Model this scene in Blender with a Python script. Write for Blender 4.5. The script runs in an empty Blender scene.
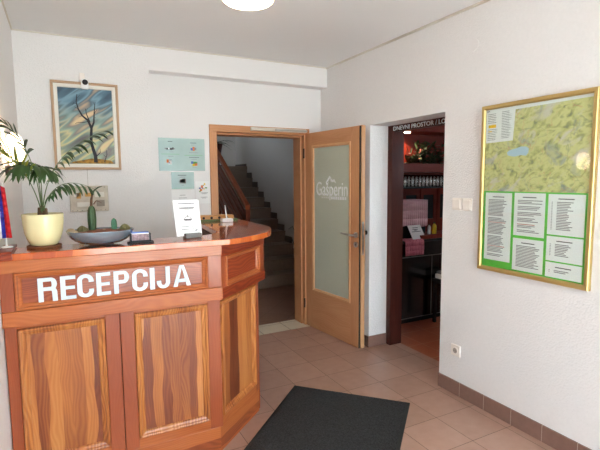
import bpy, math, random
from mathutils import Matrix, Vector
random.seed(7)
S = bpy.context.scene
COL = S.collection
PI = math.pi

# ------------------------------------------------------------------ camera frame
Y_ = Vector((62-300, 225-181, -452.)).normalized()
X_ = Vector((1172-300, 225-172, -452.)); X_ = (X_ - Y_*X_.dot(Y_)).normalized()
Z_ = X_.cross(Y_)
ROT = Matrix((X_, Y_, Z_))
EYE = Vector((0, 0, 1.54))
def ray(x, y): return ROT @ Vector((x-300, 225-y, -452.))
def at(x, y, Y):                                   # world point on the plane Y = const
    v = ray(x, y); return EYE + v*(Y/v.y)

# ------------------------------------------------------------------ materials
def new_mat(name):
    m = bpy.data.materials.new(name); m.use_nodes = True
    nt = m.node_tree
    return m, nt, nt.nodes, nt.links, nt.nodes['Principled BSDF']
def lin(c):
    return tuple(((v/255)/12.92 if v/255 <= .04045 else ((v/255+.055)/1.055)**2.4) for v in c) + (1,)
def simple(name, rgb, rough=.5, metal=0, coat=0, noise=0, nscale=20, bump=0, bscale=100, spec=.5):
    m, nt, N, L, b = new_mat(name)
    b.inputs['Base Color'].default_value = lin(rgb)
    b.inputs['Roughness'].default_value = rough
    b.inputs['Metallic'].default_value = metal
    b.inputs['Specular IOR Level'].default_value = spec
    if coat: b.inputs['Coat Weight'].default_value = coat; b.inputs['Coat Roughness'].default_value = .08
    tc = N.new('ShaderNodeTexCoord')
    if noise:
        n = N.new('ShaderNodeTexNoise'); n.inputs['Scale'].default_value = nscale; n.inputs['Detail'].default_value = 4
        L.new(tc.outputs['Object'], n.inputs['Vector'])
        r = N.new('ShaderNodeValToRGB')
        c = lin(rgb)
        r.color_ramp.elements[0].position = .3; r.color_ramp.elements[1].position = .7
        r.color_ramp.elements[0].color = tuple(v*(1-noise) for v in c[:3])+(1,)
        r.color_ramp.elements[1].color = tuple(min(1, v*(1+noise)) for v in c[:3])+(1,)
        L.new(n.outputs['Fac'], r.inputs['Fac']); L.new(r.outputs['Color'], b.inputs['Base Color'])
    if bump:
        n = N.new('ShaderNodeTexNoise'); n.inputs['Scale'].default_value = bscale; n.inputs['Detail'].default_value = 3
        L.new(tc.outputs['Object'], n.inputs['Vector'])
        bp = N.new('ShaderNodeBump'); bp.inputs['Strength'].default_value = bump; bp.inputs['Distance'].default_value = .004
        L.new(n.outputs['Fac'], bp.inputs['Height']); L.new(bp.outputs['Normal'], b.inputs['Normal'])
    return m
def math_node(N, L, op, a, b=None):
    n = N.new('ShaderNodeMath'); n.operation = op
    for i, v in enumerate((a, b)):
        if v is None: continue
        if isinstance(v, (int, float)): n.inputs[i].default_value = v
        else: L.new(v, n.inputs[i])
    return n.outputs[0]
def ramp(N, L, fac, stops, interp='LINEAR'):
    r = N.new('ShaderNodeValToRGB'); r.color_ramp.interpolation = interp
    els = r.color_ramp.elements
    while len(els) < len(stops): els.new(.5)
    for e, (p, c) in zip(els, stops): e.position = p; e.color = lin(c)
    L.new(fac, r.inputs['Fac']); return r.outputs['Color']
def wood(name, stops, across='X', grain='Z', stave=0, seed=0., rough=.4, coat=.42, ring=.5, knots=False, fine=1., coat_rough=.12):
    m, nt, N, L, b = new_mat(name)
    tc = N.new('ShaderNodeTexCoord'); sp = N.new('ShaderNodeSeparateXYZ')
    L.new(tc.outputs['Object'], sp.inputs[0])
    a, g = sp.outputs[across], sp.outputs[grain]
    third = sp.outputs[[k for k in 'XYZ' if k not in (across, grain)][0]]
    g2 = math_node(N, L, 'MULTIPLY', g, .16)
    cmb = N.new('ShaderNodeCombineXYZ')
    if stave:
        nz = N.new('ShaderNodeTexNoise'); nz.inputs['Scale'].default_value = 3.2; nz.inputs['Detail'].default_value = 1
        cw = N.new('ShaderNodeCombineXYZ'); L.new(math_node(N, L, 'MULTIPLY', a, 4.), cw.inputs[0]); L.new(g, cw.inputs[1]); cw.inputs[2].default_value = seed
        L.new(cw.outputs[0], nz.inputs['Vector'])
        w = math_node(N, L, 'MULTIPLY', math_node(N, L, 'SUBTRACT', nz.outputs['Fac'], .5), stave*1.1)
        aa = math_node(N, L, 'ADD', a, w)
        idx = math_node(N, L, 'FLOOR', math_node(N, L, 'DIVIDE', math_node(N, L, 'ADD', aa, seed), stave))
        wn = N.new('ShaderNodeTexWhiteNoise'); wn.noise_dimensions = '1D'; L.new(idx, wn.inputs['W'])
        rnd = wn.outputs['Value']
        a_ = math_node(N, L, 'ADD', a, math_node(N, L, 'MULTIPLY', rnd, 3.))
    else:
        a_ = math_node(N, L, 'ADD', a, seed); rnd = None
    fw = N.new('ShaderNodeCombineXYZ'); L.new(math_node(N, L, 'MULTIPLY', a_, 5.), fw.inputs[0]); L.new(math_node(N, L, 'MULTIPLY', g, 1.5), fw.inputs[1]); fw.inputs[2].default_value = seed
    fn = N.new('ShaderNodeTexNoise'); fn.inputs['Scale'].default_value = 1.6; fn.inputs['Detail'].default_value = 1.5
    L.new(fw.outputs[0], fn.inputs['Vector'])
    a_ = math_node(N, L, 'ADD', a_, math_node(N, L, 'MULTIPLY', math_node(N, L, 'SUBTRACT', fn.outputs['Fac'], .5), .16))
    L.new(a_, cmb.inputs[0])
    L.new(g2, cmb.inputs[1]); L.new(third, cmb.inputs[2])
    wv = N.new('ShaderNodeTexWave'); wv.wave_type = 'BANDS'; wv.bands_direction = 'X'
    wv.inputs['Scale'].default_value = 20*fine; wv.inputs['Distortion'].default_value = 5; wv.inputs['Detail'].default_value = 2
    wv.inputs['Detail Scale'].default_value = .55
    L.new(cmb.outputs[0], wv.inputs['Vector'])
    n2 = N.new('ShaderNodeTexNoise'); n2.inputs['Scale'].default_value = 9; n2.inputs['Detail'].default_value = 5
    L.new(cmb.outputs[0], n2.inputs['Vector'])
    f = math_node(N, L, 'ADD', math_node(N, L, 'MULTIPLY', wv.outputs['Fac'], ring*.45), math_node(N, L, 'MULTIPLY', math_node(N, L, 'SUBTRACT', n2.outputs['Fac'], .5), .9))
    f = math_node(N, L, 'ADD', f, .25)
    if rnd is not None:
        f = math_node(N, L, 'ADD', math_node(N, L, 'MULTIPLY', f, .75), math_node(N, L, 'MULTIPLY', math_node(N, L, 'POWER', rnd, 1.1), .6))
    col = ramp(N, L, f, stops)
    if knots:
        vo = N.new('ShaderNodeTexVoronoi'); vo.inputs['Scale'].default_value = 9
        L.new(tc.outputs['Object'], vo.inputs['Vector'])
        k = N.new('ShaderNodeMapRange'); k.inputs['From Min'].default_value = .02; k.inputs['From Max'].default_value = .1
        k.inputs['To Min'].default_value = .35; k.inputs['To Max'].default_value = 1
        L.new(vo.outputs['Distance'], k.inputs['Value'])
        mx = N.new('ShaderNodeMix'); mx.data_type = 'RGBA'; mx.blend_type = 'MULTIPLY'; mx.inputs[0].default_value = 1
        L.new(col, mx.inputs[6]); L.new(k.outputs[0], mx.inputs[7]); col = mx.outputs[2]
    L.new(col, b.inputs['Base Color'])
    b.inputs['Roughness'].default_value = rough
    b.inputs['Specular IOR Level'].default_value = .22
    b.inputs['Coat Weight'].default_value = coat; b.inputs['Coat Roughness'].default_value = coat_rough
    return m
def emission(name, rgb, strength):
    m, nt, N, L, b = new_mat(name)
    b.inputs['Base Color'].default_value = lin(rgb)
    b.inputs['Emission Color'].default_value = lin(rgb); b.inputs['Emission Strength'].default_value = strength
    return m
def glass(name, rgb, base=.035, rough=.02):
    # thin sheet glass: mostly see-through with a fresnel gloss
    m, nt, N, L, b = new_mat(name)
    N.remove(b); out = N['Material Output']
    t = N.new('ShaderNodeBsdfTransparent'); t.inputs[0].default_value = lin(rgb)
    g = N.new('ShaderNodeBsdfGlossy'); g.inputs['Roughness'].default_value = rough
    geo = N.new('ShaderNodeNewGeometry'); dt = N.new('ShaderNodeVectorMath'); dt.operation = 'DOT_PRODUCT'
    L.new(geo.outputs['Normal'], dt.inputs[0]); L.new(geo.outputs['Incoming'], dt.inputs[1])
    c1 = math_node(N, L, 'SUBTRACT', 1., math_node(N, L, 'ABSOLUTE', dt.outputs['Value']))
    fr = math_node(N, L, 'ADD', math_node(N, L, 'MULTIPLY', math_node(N, L, 'POWER', c1, 5.), .9), base)
    mx = N.new('ShaderNodeMixShader')
    L.new(fr, mx.inputs[0]); L.new(t.outputs[0], mx.inputs[1]); L.new(g.outputs[0], mx.inputs[2])
    L.new(mx.outputs[0], out.inputs['Surface'])
    return m
def tiles(name, stops, size, u0, v0, ang, mortar, grout, rough=.4):
    m, nt, N, L, b = new_mat(name)
    tc = N.new('ShaderNodeTexCoord'); mp = N.new('ShaderNodeMapping')
    mp.inputs['Rotation'].default_value = (0, 0, ang); mp.inputs['Location'].default_value = (u0, v0, 0)
    L.new(tc.outputs['Object'], mp.inputs['Vector'])
    br = N.new('ShaderNodeTexBrick'); br.offset = 0; br.squash = 1
    br.inputs['Scale'].default_value = 1; br.inputs['Brick Width'].default_value = size; br.inputs['Row Height'].default_value = size
    br.inputs['Mortar Size'].default_value = mortar; br.inputs['Mortar Smooth'].default_value = .3
    br.inputs['Color1'].default_value = lin((255,255,255)); br.inputs['Color2'].default_value = lin((240,238,236)); br.inputs['Mortar'].default_value = (1,1,1,1)
    L.new(mp.outputs[0], br.inputs['Vector'])
    n = N.new('ShaderNodeTexNoise'); n.inputs['Scale'].default_value = 14; n.inputs['Detail'].default_value = 6
    L.new(tc.outputs['Object'], n.inputs['Vector'])
    col = ramp(N, L, n.outputs['Fac'], stops)
    mu = N.new('ShaderNodeMix'); mu.data_type = 'RGBA'; mu.blend_type = 'MULTIPLY'; mu.inputs[0].default_value = 1
    L.new(col, mu.inputs[6]); L.new(br.outputs['Color'], mu.inputs[7])
    mx = N.new('ShaderNodeMix'); mx.data_type = 'RGBA'
    L.new(br.outputs['Fac'], mx.inputs[0]); L.new(mu.outputs[2], mx.inputs[6]); mx.inputs[7].default_value = lin(grout)
    L.new(mx.outputs[2], b.inputs['Base Color']); b.inputs['Roughness'].default_value = rough
    bp = N.new('ShaderNodeBump'); bp.inputs['Strength'].default_value = .25; bp.inputs['Distance'].default_value = -.002
    L.new(br.outputs['Fac'], bp.inputs['Height']); L.new(bp.outputs['Normal'], b.inputs['Normal'])
    return m

HONEY = [(0, (214,146,84)), (.36, (186,112,58)), (.66, (134,68,40)), (1, (84,36,24))]
REDW = [(0, (170,88,52)), (.5, (148,70,40)), (1, (108,44,27))]
RAIL = [(0, (194,112,60)), (.5, (166,84,42)), (1, (114,48,26))]
DEEP = [(0, (166,74,36)), (.5, (126,44,22)), (1, (74,22,13))]
OAK = [(0, (206,152,110)), (.5, (190,131,90)), (1, (170,110,74))]
DARKW = [(0, (84,40,30)), (.5, (66,28,22)), (1, (44,18,15))]
REDCAB = [(0, (134,46,28)), (.5, (112,34,20)), (1, (80,24,15))]
M = dict(
    wall=simple('plaster_rough', (233,229,227), .9, bump=.9, bscale=95, noise=.015, nscale=60),
    wall_fine=simple('plaster_fine', (233,229,227), .9, bump=.16, bscale=90),
    ceil=simple('ceiling_paint', (236,234,233), .9),
    hall=simple('hall_paint', (214,208,202), .9, bump=.2, bscale=90),
    tile=tiles('floor_tile', [(0,(166,128,112)), (.5,(177,140,123)), (1,(186,151,134))], .294, -.0, 0, 0, .0022, (92,62,52), .32),
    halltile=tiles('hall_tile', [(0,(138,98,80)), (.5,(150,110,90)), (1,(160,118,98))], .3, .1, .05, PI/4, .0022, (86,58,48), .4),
    cream=tiles('threshold_tile', [(0,(214,202,180)), (.5,(224,213,192)), (1,(230,220,200))], .3, .1, -.08, 0, .003, (120,100,86), .35),
    terra=tiles('terracotta_tile', [(0,(150,76,50)), (.5,(168,88,58)), (1,(182,100,66))], .3, .1, .2, 0, .004, (176,128,98), .4),
    skirt=simple('skirting_tile', (132,100,88), .35, noise=.06, nscale=30),
    joint=simple('skirting_joint', (206,192,182), .8),
    stair=simple('stair_tile', (146,124,108), .45, noise=.08, nscale=30),
    stairdark=simple('stair_skirting_tile', (96,78,68), .5),
    front_panel=wood('counter_panel_wood', HONEY, stave=.05, seed=3.41, ring=.3, coat=.6, coat_rough=.2),
    front_panel2=wood('counter_panel_wood_b', HONEY, stave=.047, seed=5.93, ring=.3, coat=.6, coat_rough=.2),
    side_panel=wood('counter_side_panel_wood', HONEY, stave=.05, seed=7.7, ring=.3),
    stile=wood('counter_stile_wood', REDW, seed=2.1, ring=.25),
    rail=wood('counter_rail_wood', RAIL, across='Z', grain='X', seed=3.3, ring=.35),
    apron=wood('counter_apron_wood', RAIL, across='Z', grain='X', seed=5.1, ring=.35, knots=True),
    mould_v=wood('counter_moulding_wood', HONEY[:3], seed=6.2, ring=.5),
    sign_panel=wood('counter_sign_panel_wood', [(0,(180,98,58)), (.5,(146,66,38)), (1,(98,38,23))], across='Z', grain='X', seed=8.4, ring=.8),
    deep=wood('counter_dark_panel_wood', DEEP, across='Z', grain='X', seed=9.4, ring=.6),
    plinth=wood('counter_plinth_wood', RAIL, across='Z', grain='X', stave=.06, seed=2.2),
    top=wood('countertop_wood', [(0,(214,126,60)), (.4,(190,92,40)), (.75,(156,64,28)), (1,(116,42,22))], across='X', grain='Y', stave=.055, seed=3.9, rough=.18, coat=.8, ring=.3, coat_rough=.05),
    top_edge=wood('countertop_edge_wood', [(0,(222,128,56)), (.5,(200,96,40)), (1,(160,62,28))], across='X', grain='Z', stave=.075, seed=5.9, rough=.2, coat=.8, ring=.2),
    inner=simple('counter_inside', (70,40,28), .6),
    white=simple('white_letter', (214,224,230), .45),
    oak=wood('door_oak', OAK, across='X', grain='Z', ring=.35, seed=1.9, rough=.42, coat=.1, fine=.8),
    oak_h=wood('door_oak_horizontal', OAK, across='Z', grain='X', ring=.35, seed=3.9, rough=.42, coat=.1, fine=.8),
    oak_edge=wood('door_edge_oak', [(0,(214,164,120)), (1,(198,142,98))], ring=.2, seed=2.9, rough=.45, coat=.1),
    steel=simple('brushed_steel', (190,186,180), .3, 1),
    decal=simple('white_decal', (250,250,248), .8),
    socket_well=simple('socket_well', (168,156,148), .5),
    boxgreen=simple('box_green', (84,108,66), .6),
    plaque_orange=simple('plaque_orange', (210,160,90), .7),
    gap=simple('dark_gap', (30,22,18), .8),
    black=simple('black_plastic', (16,16,17), .5, spec=.3),
    darkw=wood('dark_frame_wood', DARKW, ring=.3, seed=4.4, rough=.45, coat=.05),
    darkh=wood('dark_lintel_wood', DARKW, across='Z', grain='Y', ring=.3, seed=1.4, rough=.5, coat=.05),
    redcab=wood('red_cabinet_wood', REDCAB, across='Z', grain='X', ring=.3, seed=6.6, rough=.45, coat=.05),
    handrail=wood('railing_wood', [(0,(170,82,40)), (1,(120,50,24))], across='Z', grain='Y', ring=.2, seed=2.6, rough=.35, coat=.3),
    slat=wood('railing_slat_wood', [(0,(120,52,30)), (1,(78,32,20))], across='Z', grain='Y', ring=.2, seed=2.2, rough=.4, coat=.2),
    gold=simple('gold_aluminium', (204,176,114), .4, .7),
    green=simple('green_card', (98,196,72), .7),
    paper=simple('white_paper', (240,238,236), .8),
    print=simple('grey_print', (136,132,132), .8),
    print_dark=simple('dark_print', (70,68,70), .8),
    print_red=simple('red_print', (196,120,110), .8),
    yellow=simple('yellow_print', (236,190,30), .7),
    lake=simple('lake_blue', (184,206,224), .7),
    sage=simple('sage_laminate', (164,186,181), .25, noise=.05, nscale=8, bump=.25, bscale=9),
    sage_line=simple('green_rule', (124,176,124), .5),
    orange=simple('orange_print', (226,122,60), .6),
    blue=simple('blue_print', (70,96,168), .6),
    leafg=simple('green_print', (92,150,60), .6),
    pot=simple('cream_ceramic', (234,220,168), .22, coat=.4, noise=.03, nscale=5),
    soil=simple('potting_soil', (62,42,32), .95, noise=.4, nscale=90, bump=.8, bscale=90),
    redsoil=simple('red_gravel', (134,76,50), .95, noise=.35, nscale=140, bump=.9, bscale=140),
    cork=simple('cork', (122,76,44), .8, noise=.2, nscale=120, bump=.4, bscale=160),
    leaf=simple('palm_leaf', (48,76,32), .42, noise=.25, nscale=30),
    leaf_backlit=simple('palm_leaf_backlit', (134,142,44), .45, noise=.2, nscale=30),  # lamp glow through the leaflets is put into this yellow-green colour
    stemg=simple('palm_stem', (88,110,60), .5, noise=.2, nscale=40),
    stemb=simple('palm_sheath', (110,80,56), .8, noise=.3, nscale=60, bump=.6, bscale=80),
    bowl=simple('silver_blue_glaze', (162,178,192), .26, .68),
    cactus=simple('cactus_green', (52,76,40), .6, noise=.3, nscale=60),
    cactus_pale=simple('cactus_bluegreen', (78,124,96), .6, noise=.2, nscale=60),
    cactus_brown=simple('cactus_spines', (108,100,62), .8, noise=.4, nscale=180, bump=1, bscale=150),
    stone=simple('pale_stone', (188,160,130), .85, noise=.2, nscale=30, bump=.5, bscale=40),
    frame_oak=wood('picture_frame_wood', [(0,(202,168,136)), (1,(176,138,106))], ring=.3, seed=1.1, rough=.5, coat=0),
    slip=simple('picture_slip_white', (232,226,216), .6),
    bark=simple('painted_tree', (34,33,40), .7, noise=.3, nscale=60),
    ochre=simple('painted_ground', (150,110,40), .7, noise=.5, nscale=50),
    white_plastic=simple('white_plastic', (236,234,230), .35),
    cream_plastic=simple('cream_plastic', (242,233,224), .35),
    lens=simple('camera_lens', (12,12,14), .1, coat=1),
    plaque=simple('plaque_board', (206,194,178), .7, noise=.1, nscale=25, bump=.4, bscale=60),
    plaque_dark=simple('plaque_relief', (150,140,128), .8),
    mat=simple('door_mat_pile', (38,38,39), .95, noise=.85, nscale=110, bump=1, bscale=160),
    rubber=simple('mat_rubber_edge', (26,25,25), .7),
    flag_red=simple('flag_red', (212,26,32), .6), flag_blue=simple('flag_blue', (40,44,150), .6), flag_white=simple('flag_white', (236,236,240), .6),
    bronze=simple('lamp_bracket', (60,36,28), .4),
    lampring=simple('lamp_ring', (214,204,190), .4),
    globe=emission('globe_glow', (255,228,190), 4.5),
    diff=emission('ceiling_diffuser_glow', (255,230,198), 7.0),
    spot=emission('downlight_glow', (255,226,190), 14.0),
    clear=glass('clear_glass', (251,254,253)),
    drinkglass=glass('drinking_glass', (226,224,220), base=.3, rough=.15),
    blackgloss=simple('black_gloss', (16,14,15), .22, coat=.3),
    greymetal=simple('grey_metal', (120,116,112), .4, .8),
    towel=simple('pink_towel', (214,122,138), .9, noise=.12, nscale=90, bump=.6, bscale=200),
    ybottle=simple('yellow_bottle', (222,190,40), .35),
    blossom=simple('dried_blossom', (150,84,72), .8), dleaf=simple('dried_leaf', (56,72,40), .7, noise=.4, nscale=40),
    twig=simple('twig', (40,28,22), .8),
    dpot=simple('dark_red_pot', (72,24,20), .6),
    paving=simple('outside_paving', (206,204,200), .8, noise=.06, nscale=6),
    cardblue=simple('card_blue', (90,124,200), .5), cardpink=simple('card_picture', (150,120,124), .5, noise=.5, nscale=70),
    tray=wood('tray_wood', [(0,(206,154,96)), (1,(164,110,62))], across='Z', grain='X', ring=.3, seed=8.8, rough=.5, coat=.1),
)
def checked(name):
    m, nt, N, L, b = new_mat(name)
    tc = N.new('ShaderNodeTexCoord'); sp = N.new('ShaderNodeSeparateXYZ'); L.new(tc.outputs['Object'], sp.inputs[0])
    def stripe(o):
        f = math_node(N, L, 'FRACT', math_node(N, L, 'DIVIDE', o, .014))
        return math_node(N, L, 'GREATER_THAN', f, .5)
    s = math_node(N, L, 'MULTIPLY', math_node(N, L, 'ADD', stripe(sp.outputs['X']), stripe(sp.outputs['Z'])), .5)
    L.new(ramp(N, L, s, [(0,(232,206,206)), (.5,(220,176,182)), (1,(204,136,148))]), b.inputs['Base Color'])
    b.inputs['Roughness'].default_value = .9
    return m
M['checked'] = checked('pink_checked_cloth')
def frosted():
    m, nt, N, L, b = new_mat('frosted_glass')
    b.inputs['Base Color'].default_value = lin((214,216,196)); b.inputs['Roughness'].default_value = .38
    b.inputs['Transmission Weight'].default_value = .3
    tc = N.new('ShaderNodeTexCoord'); n = N.new('ShaderNodeTexNoise'); n.inputs['Scale'].default_value = 130
    L.new(tc.outputs['Object'], n.inputs['Vector'])
    bp = N.new('ShaderNodeBump'); bp.inputs['Strength'].default_value = .5; bp.inputs['Distance'].default_value = .003
    L.new(n.outputs['Fac'], bp.inputs['Height']); L.new(bp.outputs['Normal'], b.inputs['Normal'])
    return m
M['frost'] = frosted()
def painting():
    m, nt, N, L, b = new_mat('painted_sky')
    tc = N.new('ShaderNodeTexCoord'); mp = N.new('ShaderNodeMapping')
    s0 = N.new('ShaderNodeSeparateXYZ'); cc = N.new('ShaderNodeCombineXYZ'); L.new(tc.outputs['Object'], s0.inputs[0])
    L.new(s0.outputs['X'], cc.inputs[0]); L.new(s0.outputs['Z'], cc.inputs[1])
    rt = N.new('ShaderNodeVectorRotate'); rt.rotation_type = 'Z_AXIS'; rt.inputs['Angle'].default_value = math.radians(-36)
    L.new(cc.outputs[0], rt.inputs['Vector'])
    mp.inputs['Scale'].default_value = (2.8, 13, 1); mp.inputs['Location'].default_value = (.3, .55, 0)
    L.new(rt.outputs[0], mp.inputs['Vector'])
    n = N.new('ShaderNodeTexNoise'); n.inputs['Scale'].default_value = 1; n.inputs['Detail'].default_value = 1.5; n.inputs['Distortion'].default_value = .15
    L.new(mp.outputs[0], n.inputs['Vector'])
    sp = N.new('ShaderNodeSeparateXYZ'); L.new(tc.outputs['Object'], sp.inputs[0])
    lo = ramp(N, L, n.outputs['Fac'], [(.3,(104,96,98)), (.40,(126,142,128)), (.47,(206,190,136)), (.53,(146,168,142)), (.6,(128,120,118)), (.68,(212,196,146)), (.8,(222,186,142))])
    hi = ramp(N, L, n.outputs['Fac'], [(.3,(58,80,96)), (.42,(74,106,124)), (.5,(116,152,170)), (.56,(84,104,114)), (.63,(206,170,134)), (.75,(220,186,146))])
    k = N.new('ShaderNodeMapRange'); k.inputs['From Min'].default_value = .26; k.inputs['From Max'].default_value = .52
    L.new(sp.outputs['Z'], k.inputs['Value'])
    mx = N.new('ShaderNodeMix'); mx.data_type = 'RGBA'
    L.new(k.outputs[0], mx.inputs[0]); L.new(lo, mx.inputs[6]); L.new(hi, mx.inputs[7])
    L.new(mx.outputs[2], b.inputs['Base Color']); b.inputs['Roughness'].default_value = .5
    return m
M['painting'] = painting()
def mapmat():
    m, nt, N, L, b = new_mat('terrain_map_print')
    tc = N.new('ShaderNodeTexCoord'); s0 = N.new('ShaderNodeSeparateXYZ'); cc = N.new('ShaderNodeCombineXYZ')
    L.new(tc.outputs['Object'], s0.inputs[0]); L.new(s0.outputs['X'], cc.inputs[0]); L.new(s0.outputs['Z'], cc.inputs[1])
    def noise(scale, det, dist=0, loc=(0,0,0), sc=(1,1,1), rot=0):
        mp = N.new('ShaderNodeMapping'); mp.inputs['Location'].default_value = loc; mp.inputs['Scale'].default_value = sc
        rt = N.new('ShaderNodeVectorRotate'); rt.rotation_type = 'Z_AXIS'; rt.inputs['Angle'].default_value = rot
        L.new(cc.outputs[0], rt.inputs['Vector']); L.new(rt.outputs[0], mp.inputs['Vector'])
        n = N.new('ShaderNodeTexNoise'); n.inputs['Scale'].default_value = scale; n.inputs['Detail'].default_value = det; n.inputs['Distortion'].default_value = dist
        L.new(mp.outputs[0], n.inputs['Vector']); return n.outputs['Fac']
    relief = noise(21, 10, .5, sc=(1,1.5,1), rot=-.5)
    base = ramp(N, L, relief, [(.3,(140,140,104)), (.42,(190,186,118)), (.5,(212,206,140)), (.6,(216,210,144)), (.72,(176,176,118))])
    def over(a, colour, f, lo, hi):
        r = N.new('ShaderNodeMapRange'); r.inputs['From Min'].default_value = lo; r.inputs['From Max'].default_value = hi
        L.new(f, r.inputs['Value'])
        x = N.new('ShaderNodeMix'); x.data_type = 'RGBA'; L.new(r.outputs[0], x.inputs[0]); L.new(a, x.inputs[6]); x.inputs[7].default_value = lin(colour)
        return x.outputs[2]
    c = over(base, (216,206,190), noise(6, 6, .6, (3,1,0), (1,2,1), -.6), .55, .66)
    c = over(c, (150,156,160), noise(7, 8, .8, (8,4,0)), .58, .74)
    road = math_node(N, L, 'ABSOLUTE', math_node(N, L, 'SUBTRACT', noise(7, 2, .6, (1,5,2)), .5))
    c = over(c, (206,150,110), math_node(N, L, 'SUBTRACT', .008, road), 0, .014)
    riv = math_node(N, L, 'ABSOLUTE', math_node(N, L, 'SUBTRACT', noise(5, 3, .6, (6,2,7)), .48))
    c = over(c, (140,146,110), math_node(N, L, 'SUBTRACT', .008, riv), 0, .014)
    L.new(c, b.inputs['Base Color']); b.inputs['Roughness'].default_value = .7
    return m
M['map'] = mapmat()

# ------------------------------------------------------------------ mesh builder
class MB:
    def __init__(s, mats): s.v = []; s.f = []; s.m = []; s.mats = mats if isinstance(mats, (list, tuple)) else [mats]; s.T = Matrix()
    def face(s, idx, mi=0): s.f.append(tuple(idx)); s.m.append(mi)
    def add(s, pts): n = len(s.v); s.v += [tuple(s.T @ Vector(p)) for p in pts]; return n
    def box(s, x0, x1, y0, y1, z0, z1, mi=0):
        n = s.add([(x0,y0,z0),(x1,y0,z0),(x1,y1,z0),(x0,y1,z0),(x0,y0,z1),(x1,y0,z1),(x1,y1,z1),(x0,y1,z1)])
        for q in ((0,3,2,1),(4,5,6,7),(0,1,5,4),(1,2,6,5),(2,3,7,6),(3,0,4,7)): s.face([n+i for i in q], mi)
        return s
    def quad(s, pts, mi=0): n = s.add(pts); s.face(range(n, n+len(pts)), mi); return s
    def prism(s, poly, z0, z1, mi=0, side=None):
        k = len(poly); n = s.add([(x,y,z0) for x,y in poly] + [(x,y,z1) for x,y in poly])
        s.face([n+i for i in range(k)][::-1], mi); s.face([n+k+i for i in range(k)], mi)
        for i in range(k): j = (i+1) % k; s.face([n+i, n+j, n+k+j, n+k+i], mi if side is None else side)
        return s
    def tube(s, pts, r, seg=8, mi=0, caps=True):
        pts = [Vector(p) for p in pts]; rs = r if isinstance(r, (list, tuple)) else [r]*len(pts)
        rings = []; ref = None
        for i, p in enumerate(pts):
            t = (pts[min(i+1, len(pts)-1)] - pts[max(i-1, 0)]).normalized()
            if ref is None:
                ref = Vector((0,0,1)) if abs(t.z) < .9 else Vector((1,0,0))
            a = (ref - t*ref.dot(t))
            a = a.normalized() if a.length > 1e-6 else t.orthogonal().normalized()
            b = t.cross(a); ref = a
            rings.append(s.add([p + (a*math.cos(2*PI*k/seg) + b*math.sin(2*PI*k/seg))*rs[i] for k in range(seg)]))
        for A, B in zip(rings, rings[1:]):
            for k in range(seg): s.face([A+k, A+(k+1) % seg, B+(k+1) % seg, B+k], mi)
        if caps:
            s.face([rings[0]+k for k in range(seg)][::-1], mi); s.face([rings[-1]+k for k in range(seg)], mi)
        return s
    def lathe(s, prof, c=(0,0,0), seg=32, mi=0, sx=1, sy=1, close=True):
        rings = [s.add([(c[0]+r*sx*math.cos(2*PI*k/seg), c[1]+r*sy*math.sin(2*PI*k/seg), c[2]+z) for k in range(seg)]) for r, z in prof]
        for A, B in zip(rings, rings[1:]):
            for k in range(seg): s.face([A+k, A+(k+1) % seg, B+(k+1) % seg, B+k], mi)
        if close:
            s.face([rings[0]+k for k in range(seg)][::-1], mi); s.face([rings[-1]+k for k in range(seg)], mi)
        return s
    def loops(s, rects, mi=0, fill=True, mi_fill=None):
        # nested closed loops of equal length joined by quads: mouldings, frames
        ns = [s.add(r) for r in rects]; k = len(rects[0])
        for A, B in zip(ns, ns[1:]):
            for i in range(k): j = (i+1) % k; s.face([A+i, A+j, B+j, B+i], mi)
        if fill: s.face([ns[-1]+i for i in range(k)], mi if mi_fill is None else mi_fill)
        return s
    def build(s, name, parent=None, smooth=False, bevel=0, kind=None, label=None, cat=None, group=None, matrix=None):
        me = bpy.data.meshes.new(name)
        me.from_pydata(s.v, [], s.f)
        for m in s.mats: me.materials.append(m)
        me.polygons.foreach_set('material_index', s.m)
        if smooth: me.polygons.foreach_set('use_smooth', [True]*len(s.f))
        me.update()
        import bmesh
        bm = bmesh.new(); bm.from_mesh(me); bmesh.ops.recalc_face_normals(bm, faces=bm.faces); bm.to_mesh(me); bm.free()
        o = bpy.data.objects.new(name, me); COL.objects.link(o)
        if matrix is not None: o.matrix_world = matrix
        if parent is not None: o.parent = parent
        if smooth and smooth != 'all':
            md = o.modifiers.new('split', 'EDGE_SPLIT'); md.split_angle = math.radians(40)
        if bevel:
            md = o.modifiers.new('edge', 'BEVEL'); md.width = bevel; md.segments = 2; md.limit_method = 'ANGLE'; md.angle_limit = math.radians(50)
        tag(o, label, cat, group, kind)
        return o
def tag(o, label=None, cat=None, group=None, kind=None):
    if label: o['label'] = label
    if cat: o['category'] = cat
    if group: o['group'] = group
    if kind: o['kind'] = kind
    return o
def thing(name, label, cat, loc=(0,0,0), rotz=0, group=None, kind=None):
    o = bpy.data.objects.new(name, None); COL.objects.link(o); o.empty_display_size = .05
    o.location = loc; o.rotation_euler = (0,0,rotz)
    return tag(o, label, cat, group, kind)
def duptree(o, parent=None):
    c = o.copy(); COL.objects.link(c)
    if parent is not None: c.parent = parent
    for ch in [q for q in bpy.data.objects if q.parent == o and q != c]: duptree(ch, c)
    return c
def panel_matrix(loc, rotz): return Matrix.Translation(loc) @ Matrix.Rotation(rotz, 4, 'Z') @ Matrix.Rotation(PI/2, 4, 'X')
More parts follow.
